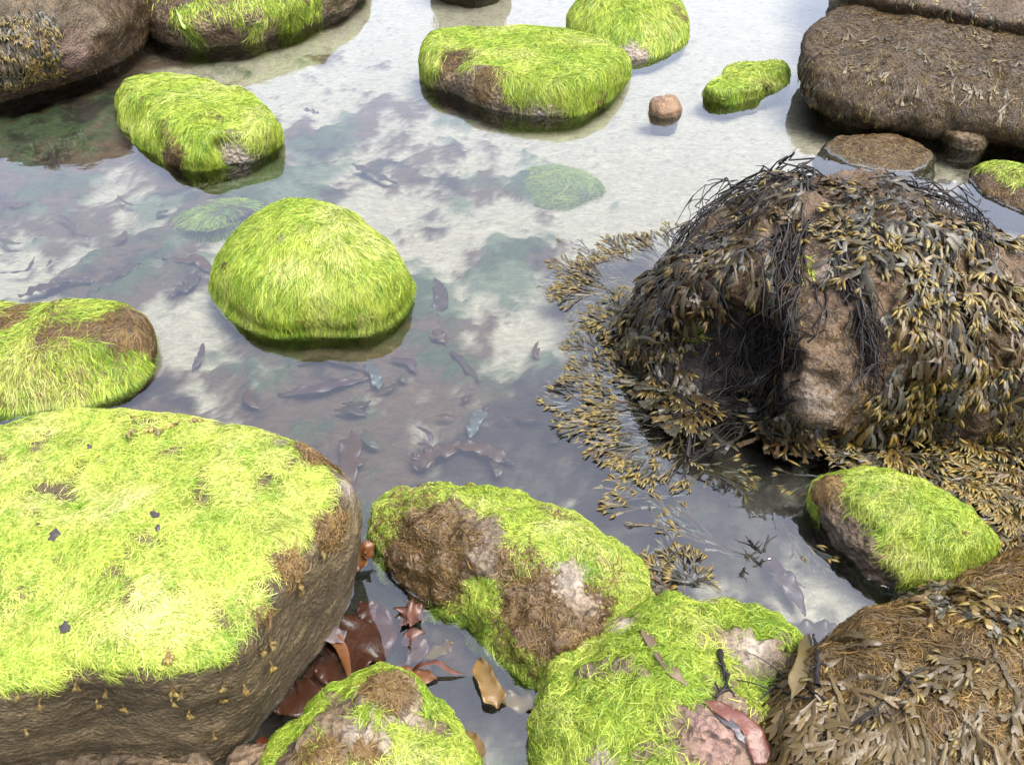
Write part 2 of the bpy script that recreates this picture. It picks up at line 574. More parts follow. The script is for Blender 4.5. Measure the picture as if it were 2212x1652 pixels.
def rock(key, name, label, cat, rings, pole, U=160, V=90, mat='stone', disp=(.012, .004), freq=7, crack=0.0, dents=(), group=None, stone=((.30, .25, .18), (.20, .165, .12)),
         green=None, brown=None, patches=(), kids=(), seed=0, under=.8, strata=0.0, film=0.75):
    """one boulder; patches = (kind, px, py, r_px, amount) move the cover of green/brown weed or pink crust, or tint the stone pale or dark"""
    rng = np.random.default_rng(1000 + seed)
    Vv, F, c0 = loft(rings, pole, U, V, under)
    n = vnormals(Vv, F)
    if (n[len(n) // 2:] [:, 2].mean()) < 0:
        F = F[:, ::-1]; n = -n
    for (dx, dy, dr, amt) in dents:
        s0 = Surf(Vv, F)
        h = s0.hit(dx, dy)
        if h is None: continue
        dist = np.linalg.norm(h - EYE)
        k = gauss_patch(Vv, h, dr * dist / FOC)
        i = np.argmin(((Vv - h) ** 2).sum(1))
        dirn = n[i] * np.array([1, 1, .3]); dirn /= np.linalg.norm(dirn)
        Vv = Vv - dirn * (amt * k)[:, None]
        n = vnormals(Vv, F)
    sc = disp[0] * 1.35 * fbm(Vv, freq, 3, seed) + disp[1] * 1.5 * fbm(Vv, freq * 4, 4, seed + 3) + disp[0] * .45 * np.minimum(0, ridge(Vv, freq * 1.4, 2, seed + 13) - .1)
    if crack:
        sc = sc + crack * (ridge(Vv, freq * 3, 3, seed + 9) - .3)
    if strata:
        q = Vv * np.array([1.2, 1.2, 1]) + 0
        zz = Vv[:, 2] + .012 * fbm(Vv, 4, 2, seed + 2)
        side = 1 - sst(.35, .8, np.abs(n[:, 2]))
        sc = sc + strata * side * 2.0 * (fbm(np.column_stack([Vv[:, :2] * .25, zz * 5]), 5, 4, seed + 4) + .6 * np.minimum(0, .2 - ridge(np.column_stack([Vv[:, :2] * .3, zz * 4]), 5, 2, seed + 14)))
    Vv = Vv + n * sc[:, None]
    n = vnormals(Vv, F)
    surf = Surf(Vv, F)
    if rings[0][0] >= 0:
        # where the water climbs the wet stone
        Gd = Vv.reshape(V, U, 3)
        up_ = Gd[:, :, 2] > 0
        k0 = np.clip(np.argmax(up_, 0), 1, V - 1)
        a0 = Gd[k0 - 1, np.arange(U)]; b0 = Gd[k0, np.arange(U)]
        w0 = np.clip(-a0[:, 2] / (b0[:, 2] - a0[:, 2] + 1e-9), 0, 1)[:, None]
        cr = a0 + (b0 - a0) * w0
        od = cr - cr.mean(0); tg = np.roll(cr, -2, 0) - np.roll(cr, 2, 0)
        od = nz(np.stack([tg[:, 1], -tg[:, 0], np.zeros(U)], 1)); od *= np.sign((od * (cr - cr.mean(0))).sum(1, keepdims=True))
        wv = (.5 + .9 * np.abs(fbm(cr, 40, 3, seed + 61)))[:, None]
        z3 = np.array([0, 0, 1.0])
        lv = [cr + od * .0075 * wv + z3 * .0003, cr + od * .0035 * wv + z3 * .0009, cr + od * .001 + z3 * .0018 * wv, cr - od * .002 + z3 * .0034 * wv]
        EDGE.append(np.stack(lv, 0))

    def field(p, nn, kind):
        spec = green if kind == 'green' else brown
        base, kz, kn, amp, sc_ = spec.get('base', 0), spec.get('kz', 0), spec.get('kn', 0), spec.get('amp', .6), spec.get('scale', 9)
        s = base + kz * p[:, 2] + kn * (nn[:, 2] - .5) + amp * fbm(p, sc_, 4, seed + (1 if kind == 'green' else 2) * 7)
        for kd, c, r, a in PT:
            if kd == kind:
                s = s + a * gauss_patch(p, c, r)
        lo = spec.get('lo', -.018)
        s = np.where(p[:, 2] < lo, -1, s)
        return s
    PT = []
    for kd, x, y, r, a in patches:
        h = surf.hit(x, y)
        if h is None: continue
        PT.append((kd, h, r * np.linalg.norm(h - EYE) / FOC, a))
    warm = np.array([.61, .54, .38])
    sa, sb = np.array(stone[0]) * warm, np.array(stone[1]) * warm
    t = sst(-.3, .35, fbm(Vv, freq * 1.7, 4, seed + 21))[:, None]
    col = sb + (sa - sb) * t
    sp = sst(.15, .4, fbm(Vv, 60, 3, seed + 23))[:, None]
    col = col * (1 - .3 * sp)
    for kd, c, r, a in PT:
        if kd == 'pink':
            k = np.clip(a * gauss_patch(Vv, c, r) * (1 + .8 * fbm(Vv, 30, 3, seed + 5)), 0, 1)[:, None]
            col = col * (1 - k) + np.array([.42, .24, .22]) * k
        if kd == 'pale':
            k = np.clip(a * gauss_patch(Vv, c, r) * (1 + .8 * fbm(Vv, 30, 3, seed + 5)), 0, 1)[:, None]
            col = col * (1 - k) + np.array([.55, .48, .40]) * k
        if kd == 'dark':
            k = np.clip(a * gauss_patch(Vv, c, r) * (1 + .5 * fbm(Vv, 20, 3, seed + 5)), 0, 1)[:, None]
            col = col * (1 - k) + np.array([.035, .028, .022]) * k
    if brown is not None:
        k = sst(-.1, .35, field(Vv, n, 'brown'))[:, None] * film
        col = col * (1 - k) + np.array(brown.get('film', (.12, .08, .045))) * k
    if green is not None:
        k = sst(0, .4, field(Vv, n, 'green'))[:, None] * film
        gcol = np.array([.27, .42, .05]) * (.8 + .4 * fbm(Vv, 30, 2, seed + 8))[:, None]
        col = col * (1 - k) + gcol * k
    k = sst(.012, -.02, Vv[:, 2] + .01 * fbm(Vv, 25, 2, seed + 6))[:, None] * .85      # stone turns dark olive below the waterline
    col = col * (1 - k) + np.array([.10, .11, .055]) * k
    g = Geo(); g.add(Vv, F, col)
    o = g.build(name, M[mat], origin=(c0[0], c0[1], BED_Z))
    tag(o, label, cat, group)
    ROCKS[key] = (o, surf)
    if brown is not None and brown.get('n', 0):
        wgt = sst(brown.get('t0', 0), brown.get('t1', .3), field(surf.tc, surf.tn, 'brown'))
        g2 = Geo()
        strands(g2, surf, int(brown['n'] * DENS * 1.2), wgt, rng, pal=np.array(brown.get('pal', B_PAL)), L=brown.get('L', (.015, .035)), w=brown.get('w', .003), lift=brown.get('lift', .003), flow=brown.get('flow', .6),
                curl=brown.get('curl', .6), seed=seed, roll=.5, down=brown.get('down', .8), bright=brown.get('bright', 1.0), K=4)
        if g2.n: g2.build('brown_weed', M['brown'], o)
    if green is not None and green.get('n', 0):
        wgt = sst(green.get('t0', -.02), green.get('t1', .2), field(surf.tc, surf.tn, 'green'))
        g3 = Geo()
        strands(g3, surf, int(green['n'] * DENS * 1.6), wgt, rng, pal=green.get('pal', G_PAL), L=green.get('L', (.035, .06)), w=green.get('w', .0022), lift=green.get('lift', .0035), flow=green.get('flow', .35),
                curl=green.get('curl', .35), seed=seed + 50, down=green.get('down', 1.0), float_out=green.get('out', .008), K=4, bright=green.get('bright', 1.0))
        if g3.n: g3.build('green_algae', M['green'], o)
    return o, surf


DENS = 1.0
# ------------------------------------------------------------------ the setting: bed and water
def grow_coords(a, b, step, far):
    mid = np.arange(a, b + 1e-6, step)
    out, x, s = [], b, step
    while x < far:
        s *= 1.5; x += s; out.append(x)
    out2, x, s = [], a, step
    while x > -far:
        s *= 1.5; x -= s; out2.append(x)
    return np.concatenate([out2[::-1], mid, out])


BEDPATCH = [  # kind, px, py, radius px, amount (where weed grows over the sand, where it stays clean)
    ('sand', 1500, 380, 190, 1.6), ('sand', 1600, 250, 150, 1.2), ('sand', 1400, 50, 330, 1.3), ('sand', 800, 40, 150, .8), ('sand', 620, 190, 90, .9), ('sand', 1650, 60, 250, 1.0),
    ('sand', 30, 610, 60, 1.2), ('sand', 400, 720, 70, 1.0), ('sand', 450, 690, 60, .9), ('sand', 1040, 720, 75, .9), ('sand', 960, 560, 70, .8), ('sand', 780, 470, 60, .7),
    ('sand', 1060, 480, 60, .5), ('sand', 1230, 700, 90, .7), ('sand', 920, 870, 50, .9), ('sand', 990, 870, 40, .9), ('sand', 1760, 1290, 90, 1.0), ('sand', 1680, 1250, 50, .6),
    ('sand', 480, 130, 130, .7), ('sand', 250, 400, 70, .6), ('sand', 1280, 480, 60, .6), ('sand', 1130, 310, 90, .5), ('sand', 2150, 520, 90, .9), ('sand', 1640, 1000, 60, .5), ('sand', 1740, 300, 60, .7),
    ('brown', 820, 290, 90, .8), ('brown', 100, 400, 130, .7), ('brown', 640, 330, 60, .2), ('brown', 1040, 430, 90, .6), ('brown', 330, 560, 110, .6), ('brown', 560, 870, 120, .7),
    ('brown', 760, 820, 110, .6), ('brown', 900, 960, 160, .8), ('brown', 700, 960, 120, .7), ('brown', 1090, 900, 110, .5), ('brown', 160, 230, 160, 1.1), ('brown', 30, 280, 120, 1.0), ('brown', 880, 1370, 170, .9), ('brown', 720, 1430, 120, 1.2),
    ('brown', 2120, 430, 100, .7), ('brown', 1850, 400, 110, .7), ('brown', 1750, 1380, 70, .5),
    ('green', 640, 400, 120, .9), ('green', 560, 420, 80, .6), ('green', 350, 430, 90, .7), ('green', 1000, 280, 70, .5), ('green', 1190, 390, 100, .8), ('green', 950, 790, 70, .8), ('green', 280, 600, 80, .6),
    ('green', 1430, 280, 70, .6), ('green', 1010, 620, 110, .5), ('green', 160, 280, 90, .8), ('green', 40, 300, 50, .8), ('green', 520, 110, 70, .8), ('green', 900, 650, 50, .6), ('green', 1120, 590, 80, .5), ('green', 1040, 1500, 110, .8),
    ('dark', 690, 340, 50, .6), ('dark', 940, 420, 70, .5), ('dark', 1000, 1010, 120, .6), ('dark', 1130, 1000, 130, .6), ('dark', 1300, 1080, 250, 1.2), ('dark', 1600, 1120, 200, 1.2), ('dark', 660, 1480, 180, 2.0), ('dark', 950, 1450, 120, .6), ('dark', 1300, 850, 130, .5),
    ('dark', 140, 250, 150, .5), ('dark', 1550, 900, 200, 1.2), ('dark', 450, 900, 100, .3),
]


def build_bed():
    xs = grow_coords(-3.6, 3.6, .016, 60); ys = grow_coords(.2, 6.5, .016, 80)
    X, Y = np.meshgrid(xs, ys)
    p = np.column_stack([X.ravel(), Y.ravel(), np.zeros(X.size)])
    near = np.exp(-(np.maximum(0, np.abs(p[:, 0]) - 3) ** 2 + np.maximum(0, p[:, 1] - 6) ** 2) / 8)
    z = BED_Z + (.022 * fbm(p, 1.6, 3, 71) + .010 * fbm(p, 9, 3, 72)) * near
    acc = {k: np.zeros(len(p)) for k in ('sand', 'brown', 'green', 'dark')}
    for kd, x, y, r, a in BEDPATCH:
        c = P(x, y, BED_Z); c[2] = 0
        rr = r * np.linalg.norm(P(x, y, BED_Z) - EYE) / FOC
        d = (p - c); d[:, 1] *= .62          # patches read round on the sloping view
        acc[kd] += a * np.exp(-(d ** 2).sum(1) / (rr * rr))
    warp = np.column_stack([fbm(p, 3, 3, 81), fbm(p, 3, 3, 82), np.zeros(len(p))]) * .12
    q = (p + warp) * np.array([1, .8, 1])
    f1 = fbm(q, 5.2, 6, 83, .66); f2 = fbm(q, 6.5, 6, 84, .64); f3 = fbm(q, 8.5, 6, 85, .66); f4 = fbm(q, 11, 6, 86, .72)
    far_sand = sst(3.2, 5.2, p[:, 1]) * .9 * sst(-1.5, .3, p[:, 0])
    b = sst(-.15, .35, f1 * 1.3 + f4 * .75 + .12 + acc['brown'] * .6 - acc['sand'] * .62 - far_sand)
    gr = sst(.02, .55, f2 * 1.3 - f4 * .5 + .02 + acc['green'] * .8 - acc['sand'] * .5 - far_sand)
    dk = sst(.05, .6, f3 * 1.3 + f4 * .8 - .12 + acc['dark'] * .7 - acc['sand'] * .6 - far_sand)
    c = np.array([1.0, .86, .64]) * (1 + .10 * f4[:, None])
    mix = lambda c, k, col: c * (1 - k[:, None]) + np.array(col) * k[:, None]
    c = mix(c, b * .9, (.19, .10, .055))
    c = mix(c, gr * .74, (.10, .21, .085))
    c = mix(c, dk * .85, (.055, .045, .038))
    z = z + (b * .012 + gr * .02) * near
    spk = sst(.30, .5, fbm(p, 55, 3, 91) + .25 * f4) * .35
    c = mix(c, spk, (.07, .05, .04))
    c = c * .63
    p[:, 2] = z
    ny, nx = X.shape
    idx = np.arange(nx * ny).reshape(ny, nx)
    F = np.stack([idx[:-1, :-1], idx[:-1, 1:], idx[1:, 1:], idx[1:, :-1]], -1).reshape(-1, 4)
    g = Geo(); g.add(p, F, c)
    o = g.build("sandy_pool_bed", M['bed'], origin=(0, 3, BED_Z))
    tag(o, kind='structure')
    xs = grow_coords(-4, 4, 1.0, 60); ys = grow_coords(0, 7, 1.0, 80)
    X, Y = np.meshgrid(xs, ys)
    p = np.column_stack([X.ravel(), Y.ravel(), np.zeros(X.size)])
    ny, nx = X.shape
    idx = np.arange(nx * ny).reshape(ny, nx)
    F = np.stack([idx[:-1, :-1], idx[:-1, 1:], idx[1:, 1:], idx[1:, :-1]], -1).reshape(-1, 4)
    g = Geo(); g.add(p, F, np.array([1, 1, 1.]))
    o = g.build("water", M['water'], origin=(0, 3, 0))
    tag(o, kind='structure')


build_bed()

# ------------------------------------------------------------------ the boulders
SAND = ((.32, .27, .20), (.20, .165, .12))
PINKST = ((.44, .36, .30), (.28, .22, .175))
BRN = ((.17, .12, .075), (.105, .08, .055))
GREENROCKS = 'green rocks in the pool'

rock('tl_brown', 'boulder', 'brown weedy boulder in the top left corner with wrack hanging down its left side', 'boulder',
     [(0, [(-200, 150), (-150, 230), (0, 225), (110, 192), (200, 165), (290, 110), (322, 60), (300, 10), (200, -20), (0, -60), (-200, 0)]),
      (.15, [(-180, 60), (-100, 160), (0, 160), (110, 128), (200, 103), (278, 55), (305, 5), (270, -60), (100, -110), (-100, -100)]),
      (.30, [(-150, 0), (-100, 45), (0, 55), (110, 36), (200, 5), (270, -35), (285, -80), (200, -150), (0, -170), (-150, -100)]),
      (.42, [(-100, -60), (50, -45), (160, -65), (230, -110), (150, -190), (0, -190)])],
     (50, -130, .46), U=180, V=110, mat='brownrock', stone=((.26, .22, .18), (.14, .11, .08)), disp=(.02, .006), crack=.003, seed=1,
     brown=dict(base=.25, kn=-.2, amp=.9, n=16000, w=.005, L=(.02, .05), bright=.8, film=(.10, .065, .04)),
     patches=[('brown', 150, 40, 60, -.7), ('brown', 270, 90, 60, .5), ('brown', 150, 160, 50, -.4), ('pink', 170, 150, 50, .5), ('dark', 60, 180, 60, .5)])

rock('tl_green', 'boulder', 'boulder on the top edge left, green hair weed streaming down its crusted foot', 'boulder',
     [(0, [(322, 45), (345, 92), (430, 103), (520, 98), (620, 68), (700, 38), (775, 0), (800, -40), (700, -80), (500, -90), (350, -30)]),
      (.12, [(318, 0), (350, 46), (430, 54), (520, 48), (620, 18), (700, -15), (770, -45), (785, -80), (700, -120), (500, -130), (350, -70)]),
      (.22, [(340, -45), (380, -20), (440, -12), (520, -18), (620, -48), (700, -80), (740, -110), (680, -160), (500, -170), (380, -110)])],
     (540, -110, .25), U=170, V=90, mat='barnacle', stone=((.34, .26, .19), (.17, .125, .085)), disp=(.014, .007), crack=.005, seed=2,
     green=dict(base=-.55, kz=3.0, amp=1.0, n=14000, w=.0045, L=(.05, .10), scale=14), brown=dict(base=0, amp=.9, n=6000, w=.005, kz=.6, lo=.05),
     patches=[('green', 400, 30, 26, .9), ('green', 425, 75, 14, .9), ('green', 640, 15, 70, .6), ('green', 350, 60, 40, -.8), ('green', 560, 60, 50, .25)])

rock('mid_left', 'boulder', 'ridged bright green boulder at upper left with a bare hollow at its lower right corner', 'boulder',
     [(0, [(253, 200), (265, 245), (290, 290), (340, 335), (400, 360), (430, 368), (500, 357), (570, 340), (604, 315), (609, 285), (575, 255), (480, 220), (380, 205), (300, 195)]),
      (.06, [(256, 185), (268, 222), (300, 262), (350, 303), (410, 333), (440, 340), (500, 325), (560, 313), (598, 293), (602, 265), (560, 232), (470, 198), (380, 180), (300, 170)]),
      (.115, [(265, 172), (290, 198), (340, 238), (400, 278), (440, 300), (500, 285), (560, 275), (590, 262), (560, 228), (480, 188), (400, 166), (320, 161)])],
     (420, 215, .14), disp=(.012, .004), seed=3, stone=((.36, .29, .22), (.16, .12, .09)), dents=[(480, 320, 26, .05), (520, 262, 40, .02), (300, 240, 30, .02)], mat='barnacle',
     green=dict(base=.35, kz=4.5, amp=.6, scale=13, n=28000, w=.0034, L=(.05, .09)), brown=dict(base=-.35, amp=.8, n=3500, w=.004, kz=0, lo=.005),
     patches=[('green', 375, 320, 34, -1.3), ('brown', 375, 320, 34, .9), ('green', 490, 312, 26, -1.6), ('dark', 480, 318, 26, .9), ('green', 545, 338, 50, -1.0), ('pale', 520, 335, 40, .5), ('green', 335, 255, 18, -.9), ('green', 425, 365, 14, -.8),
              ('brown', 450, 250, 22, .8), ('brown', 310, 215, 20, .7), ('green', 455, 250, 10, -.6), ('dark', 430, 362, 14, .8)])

rock('top_mid', 'boulder', 'wide flat-topped green boulder at top centre, brown weed patch on its left shoulder', 'boulder',
     [(0, [(913, 165), (935, 188), (990, 207), (1060, 237), (1130, 247), (1190, 252), (1250, 247), (1295, 225), (1342, 190), (1357, 150), (1330, 120), (1200, 100), (1050, 92), (940, 112)]),
      (.07, [(910, 128), (930, 152), (985, 172), (1060, 199), (1130, 211), (1190, 215), (1250, 210), (1305, 187), (1352, 150), (1348, 115), (1200, 75), (1050, 65), (930, 85)]),
      (.125, [(925, 100), (950, 118), (1000, 135), (1070, 160), (1130, 174), (1190, 178), (1250, 174), (1310, 148), (1335, 118), (1300, 87), (1180, 60), (1080, 64), (1000, 58), (942, 66)])],
     (1130, 95, .145), disp=(.010, .004), seed=4, stone=((.36, .28, .20), (.16, .12, .08)), mat='barnacle', U=180,
     green=dict(base=.12, kz=5.5, amp=.6, scale=13, n=38000, w=.0036, L=(.045, .085)), brown=dict(base=-.3, amp=.8, n=5000, w=.0045, lo=.01),
     patches=[('green', 990, 115, 36, -1.3), ('brown', 990, 115, 38, 1.2), ('green', 1010, 185, 70, -1.3), ('green', 950, 190, 40, -.9), ('brown', 1060, 170, 40, .7), ('green', 1060, 180, 26, -.8), ('green', 1180, 245, 60, -.9), ('brown', 1300, 215, 30, .9), ('green', 1300, 215, 14, -.7),
              ('green', 1235, 200, 25, .8), ('pale', 1180, 235, 60, .4), ('brown', 960, 160, 40, .4)])

rock('top_mid_back', 'boulder', 'green domed boulder cut by the top edge, behind the wide flat-topped one', 'boulder',
     [(0, [(1225, 55), (1250, 80), (1300, 108), (1350, 128), (1400, 128), (1450, 108), (1482, 72), (1475, 40), (1400, 30), (1300, 30)]),
      (.06, [(1230, 22), (1260, 48), (1310, 74), (1360, 90), (1410, 84), (1455, 62), (1480, 35), (1460, 5), (1380, -5), (1280, 0)]),
      (.13, [(1262, -5), (1300, 15), (1360, 28), (1415, 12), (1440, -20), (1380, -40), (1300, -35)])],
     (1355, -18, .17), disp=(.01, .003), seed=5, U=130, V=70, stone=((.40, .32, .25), (.2, .15, .11)), mat='barnacle',
     green=dict(base=.3, kz=3.5, amp=.5, n=17000, w=.0042, L=(.06, .10)), brown=dict(base=-.5, amp=.7, n=1200, w=.005, lo=.01),
     patches=[('green', 1370, 115, 45, -1.5), ('pale', 1370, 118, 45, .5), ('green', 1280, 75, 20, -.6), ('brown', 1465, 30, 22, 1.2), ('green', 1472, 30, 14, -.9)])

rock('small_long', 'boulder', 'small elongated low green rock lying diagonally in the pale water at upper right', 'boulder',
     [(0, [(1520, 203), (1535, 216), (1570, 224), (1610, 215), (1650, 196), (1700, 166), (1706, 145), (1680, 140), (1620, 160), (1560, 182)]),
      (.045, [(1524, 188), (1550, 201), (1580, 195), (1640, 168), (1698, 143), (1694, 127), (1640, 137), (1570, 165), (1535, 180)])],
     (1618, 148, .06), disp=(.006, .003), seed=6, U=90, V=40, green=dict(base=.8, amp=.4, n=7000, w=.004, L=(.04, .06)), brown=dict(base=-.4, amp=.6, n=500, w=.004),
     patches=[('green', 1640, 195, 22, -.9), ('brown', 1650, 190, 25, .8)])

rock('small_stone', 'stone', 'small bare tan stone poking out of the water beside the elongated green rock', 'stone',
     [(0, [(1402, 242), (1413, 252), (1440, 256), (1464, 251), (1472, 240), (1455, 228), (1418, 229)]),
      (.03, [(1404, 226), (1415, 236), (1440, 240), (1463, 236), (1469, 223), (1455, 213), (1418, 214)]),
      (.052, [(1412, 214), (1425, 220), (1445, 222), (1458, 217), (1460, 210), (1445, 206), (1424, 207)])],
     (1438, 209, .06), disp=(.006, .003), crack=.002, under=.6, seed=7, U=60, V=36, stone=((.50, .34, .24), (.36, .23, .16)), mat='stone', freq=20)

rock('tr_big', 'boulder', 'big rounded dark brown boulder at top right under a film of short weed', 'boulder',
     [(0, [(1765, 235), (1830, 268), (1930, 283), (2050, 298), (2150, 310), (2300, 320), (2450, 200), (2300, 170), (2000, 160), (1800, 150)]),
      (.05, [(1742, 205), (1780, 235), (1850, 258), (1950, 268), (2050, 280), (2150, 298), (2300, 310), (2450, 190), (2300, 120), (2000, 110), (1795, 110)]),
      (.12, [(1735, 160), (1780, 195), (1850, 218), (1950, 226), (2050, 240), (2150, 258), (2300, 272), (2450, 150), (2300, 90), (2000, 70), (1790, 75)]),
      (.2, [(1748, 105), (1790, 130), (1870, 150), (2000, 165), (2150, 188), (2300, 205), (2420, 110), (2280, 70), (2000, 30), (1820, 25)]),
      (.235, [(1790, 55), (1850, 72), (2000, 95), (2200, 130), (2350, 105), (2230, 78), (2000, 35), (1850, 18)])],
     (2020, 72, .25), U=220, V=120, mat='brownrock', stone=((.20, .145, .10), (.12, .09, .07)), disp=(.018, .005), seed=8, crack=.002,
     brown=dict(base=.6, amp=.5, n=42000, w=.0045, L=(.02, .045), down=.9, bright=.75, film=(.10, .07, .045), flow=.35, pal=np.array([[.16, .105, .04], [.10, .068, .038], [.27, .18, .05], [.075, .055, .045], [.22, .14, .05]])),
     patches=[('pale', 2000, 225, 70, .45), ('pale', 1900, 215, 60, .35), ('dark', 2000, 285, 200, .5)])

rock('tr_ledge', 'boulder', 'brown boulder along the top right edge with wrack fringing the dark gap below it', 'boulder',
     [(0, [(1820, 90), (1900, 118), (2000, 140), (2200, 175), (2500, 220), (2500, -50), (2000, -100), (1850, 20)]),
      (.2, [(1812, 8), (1900, 38), (2000, 56), (2200, 90), (2500, 140), (2500, -120), (2000, -160), (1830, -60)]),
      (.3, [(1812, -35), (1900, -8), (2000, 10), (2200, 40), (2500, 90), (2500, -160), (2000, -200), (1830, -90)])],
     (2200, -70, .36), U=150, V=70, mat='brownrock', stone=((.22, .16, .12), (.12, .09, .07)), disp=(.016, .006), seed=9, crack=.003,
     brown=dict(base=.6, amp=.5, n=14000, w=.005, L=(.02, .045), down=.9))

rock('tr_lump', 'stone', 'small pale crusted stone wedged against the foot of the big top right boulder', 'stone',
     [(0, [(2032, 300), (2055, 318), (2100, 326), (2135, 312), (2132, 290), (2080, 280)]),
      (.045, [(2036, 278), (2062, 297), (2100, 303), (2132, 290), (2127, 270), (2080, 262)])],
     (2085, 268, .065), disp=(.006, .004), seed=10, U=70, V=40, mat='barnacle', stone=((.36, .28, .20), (.2, .15, .1)), brown=dict(base=-.1, amp=.8, n=1500, w=.004))

rock('tr_flat', 'stone', 'flat grey-brown stone barely above the water in front of the big top right boulder', 'stone',
     [(0, [(1780, 312), (1800, 338), (1850, 358), (1930, 370), (1995, 358), (2012, 328), (1970, 305), (1880, 294), (1810, 296)]),
      (.014, [(1805, 310), (1830, 328), (1870, 342), (1930, 350), (1968, 340), (1975, 318), (1940, 300), (1880, 292), (1835, 296)])],
     (1890, 305, .036), disp=(.010, .005), under=1.25, seed=11, U=110, V=50, mat='brownrock', stone=((.18, .145, .12), (.12, .1, .085)), brown=dict(base=.4, amp=.6, n=5000, w=.004, L=(.012, .025), lift=.002))

rock('r_small', 'stone', 'small brown stone with a green algae cap at the right edge, beside the wrack boulder', 'stone',
     [(0, [(2092, 372), (2110, 400), (2150, 430), (2212, 458), (2300, 462), (2310, 385), (2200, 370), (2120, 362)]),
      (.035, [(2110, 356), (2135, 378), (2175, 402), (2240, 420), (2290, 402), (2210, 355), (2140, 348)])],
     (2190, 362, .065), disp=(.008, .004), seed=12, U=90, V=50, mat='brownrock', stone=((.2, .14, .12), (.11, .08, .07)),
     green=dict(base=-.55, amp=.4, n=2500, w=.0035, L=(.02, .04), kn=.3), brown=dict(base=.2, amp=.6, n=3500, w=.004), patches=[('green', 2150, 352, 40, 1.2), ('green', 2200, 380, 25, .7)])

rock('centre', 'boulder', 'bright green dome-shaped boulder standing alone in the middle of the pool', 'boulder',
     [(0, [(463, 600), (475, 645), (500, 680), (560, 705), (680, 718), (780, 712), (840, 695), (875, 655), (885, 615), (840, 570), (700, 545), (560, 545), (490, 570)]),
      (.07, [(462, 562), (475, 602), (505, 640), (570, 667), (680, 679), (780, 672), (842, 650), (875, 610), (862, 570), (800, 515), (680, 478), (560, 485), (495, 520)]),
      (.14, [(500, 520), (520, 562), (580, 597), (680, 612), (775, 605), (838, 575), (845, 548), (790, 490), (700, 448), (605, 442), (540, 470)]),
      (.19, [(570, 468), (600, 505), (680, 522), (740, 515), (758, 482), (700, 445), (625, 430), (580, 440)])],
     (655, 465, .205), U=190, V=110, disp=(.012, .004), seed=13, dents=[(690, 590, 22, .012)], stone=((.42, .36, .29), (.28, .23, .18)),
     green=dict(base=1.0, lo=-.035, amp=.5, n=46000, w=.0026, L=(.04, .075), flow=.25, curl=.35, out=.018), brown=dict(base=-.6, amp=.7, n=1500, w=.003),
     patches=[('green', 610, 510, 30, -1.05), ('green', 700, 475, 35, -.85), ('green', 655, 490, 25, -.7), ('green', 690, 600, 16, -.6), ('brown', 490, 570, 14, .8), ('brown', 660, 690, 14, .8), ('brown', 850, 600, 14, .6)])

rock('left_edge', 'boulder', 'low rock at the left edge streaked with alternating green and brown weed', 'boulder',
     [(0, [(332, 740), (325, 790), (290, 830), (200, 862), (100, 874), (-50, 885), (-250, 880), (-250, 720), (0, 700), (200, 690), (300, 700)]),
      (.05, [(-230, 830), (0, 832), (120, 820), (220, 800), (295, 765), (325, 722), (300, 685), (200, 668), (60, 670), (-200, 690)]),
      (.1, [(-200, 770), (0, 770), (120, 762), (220, 745), (280, 710), (290, 675), (210, 650), (100, 655), (0, 664), (-200, 680)])],
     (60, 695, .125), disp=(.010, .004), seed=14, U=170, V=80, mat='brownrock', stone=((.22, .18, .14), (.13, .10, .08)), dents=[(0, 690, 60, .015)],
     green=dict(base=.02, lo=-.03, out=.02, kz=.5, amp=.7, n=17000, w=.0027, L=(.04, .07), scale=14), brown=dict(base=.35, amp=.7, n=14000, w=.0028, L=(.025, .06), bright=1.15),
     patches=[('green', 130, 655, 50, .7), ('green', 280, 700, 50, -1.0), ('green', 40, 675, 40, -.9), ('green', 275, 770, 35, .6), ('green', 60, 810, 80, .4), ('brown', 60, 680, 60, .5)])

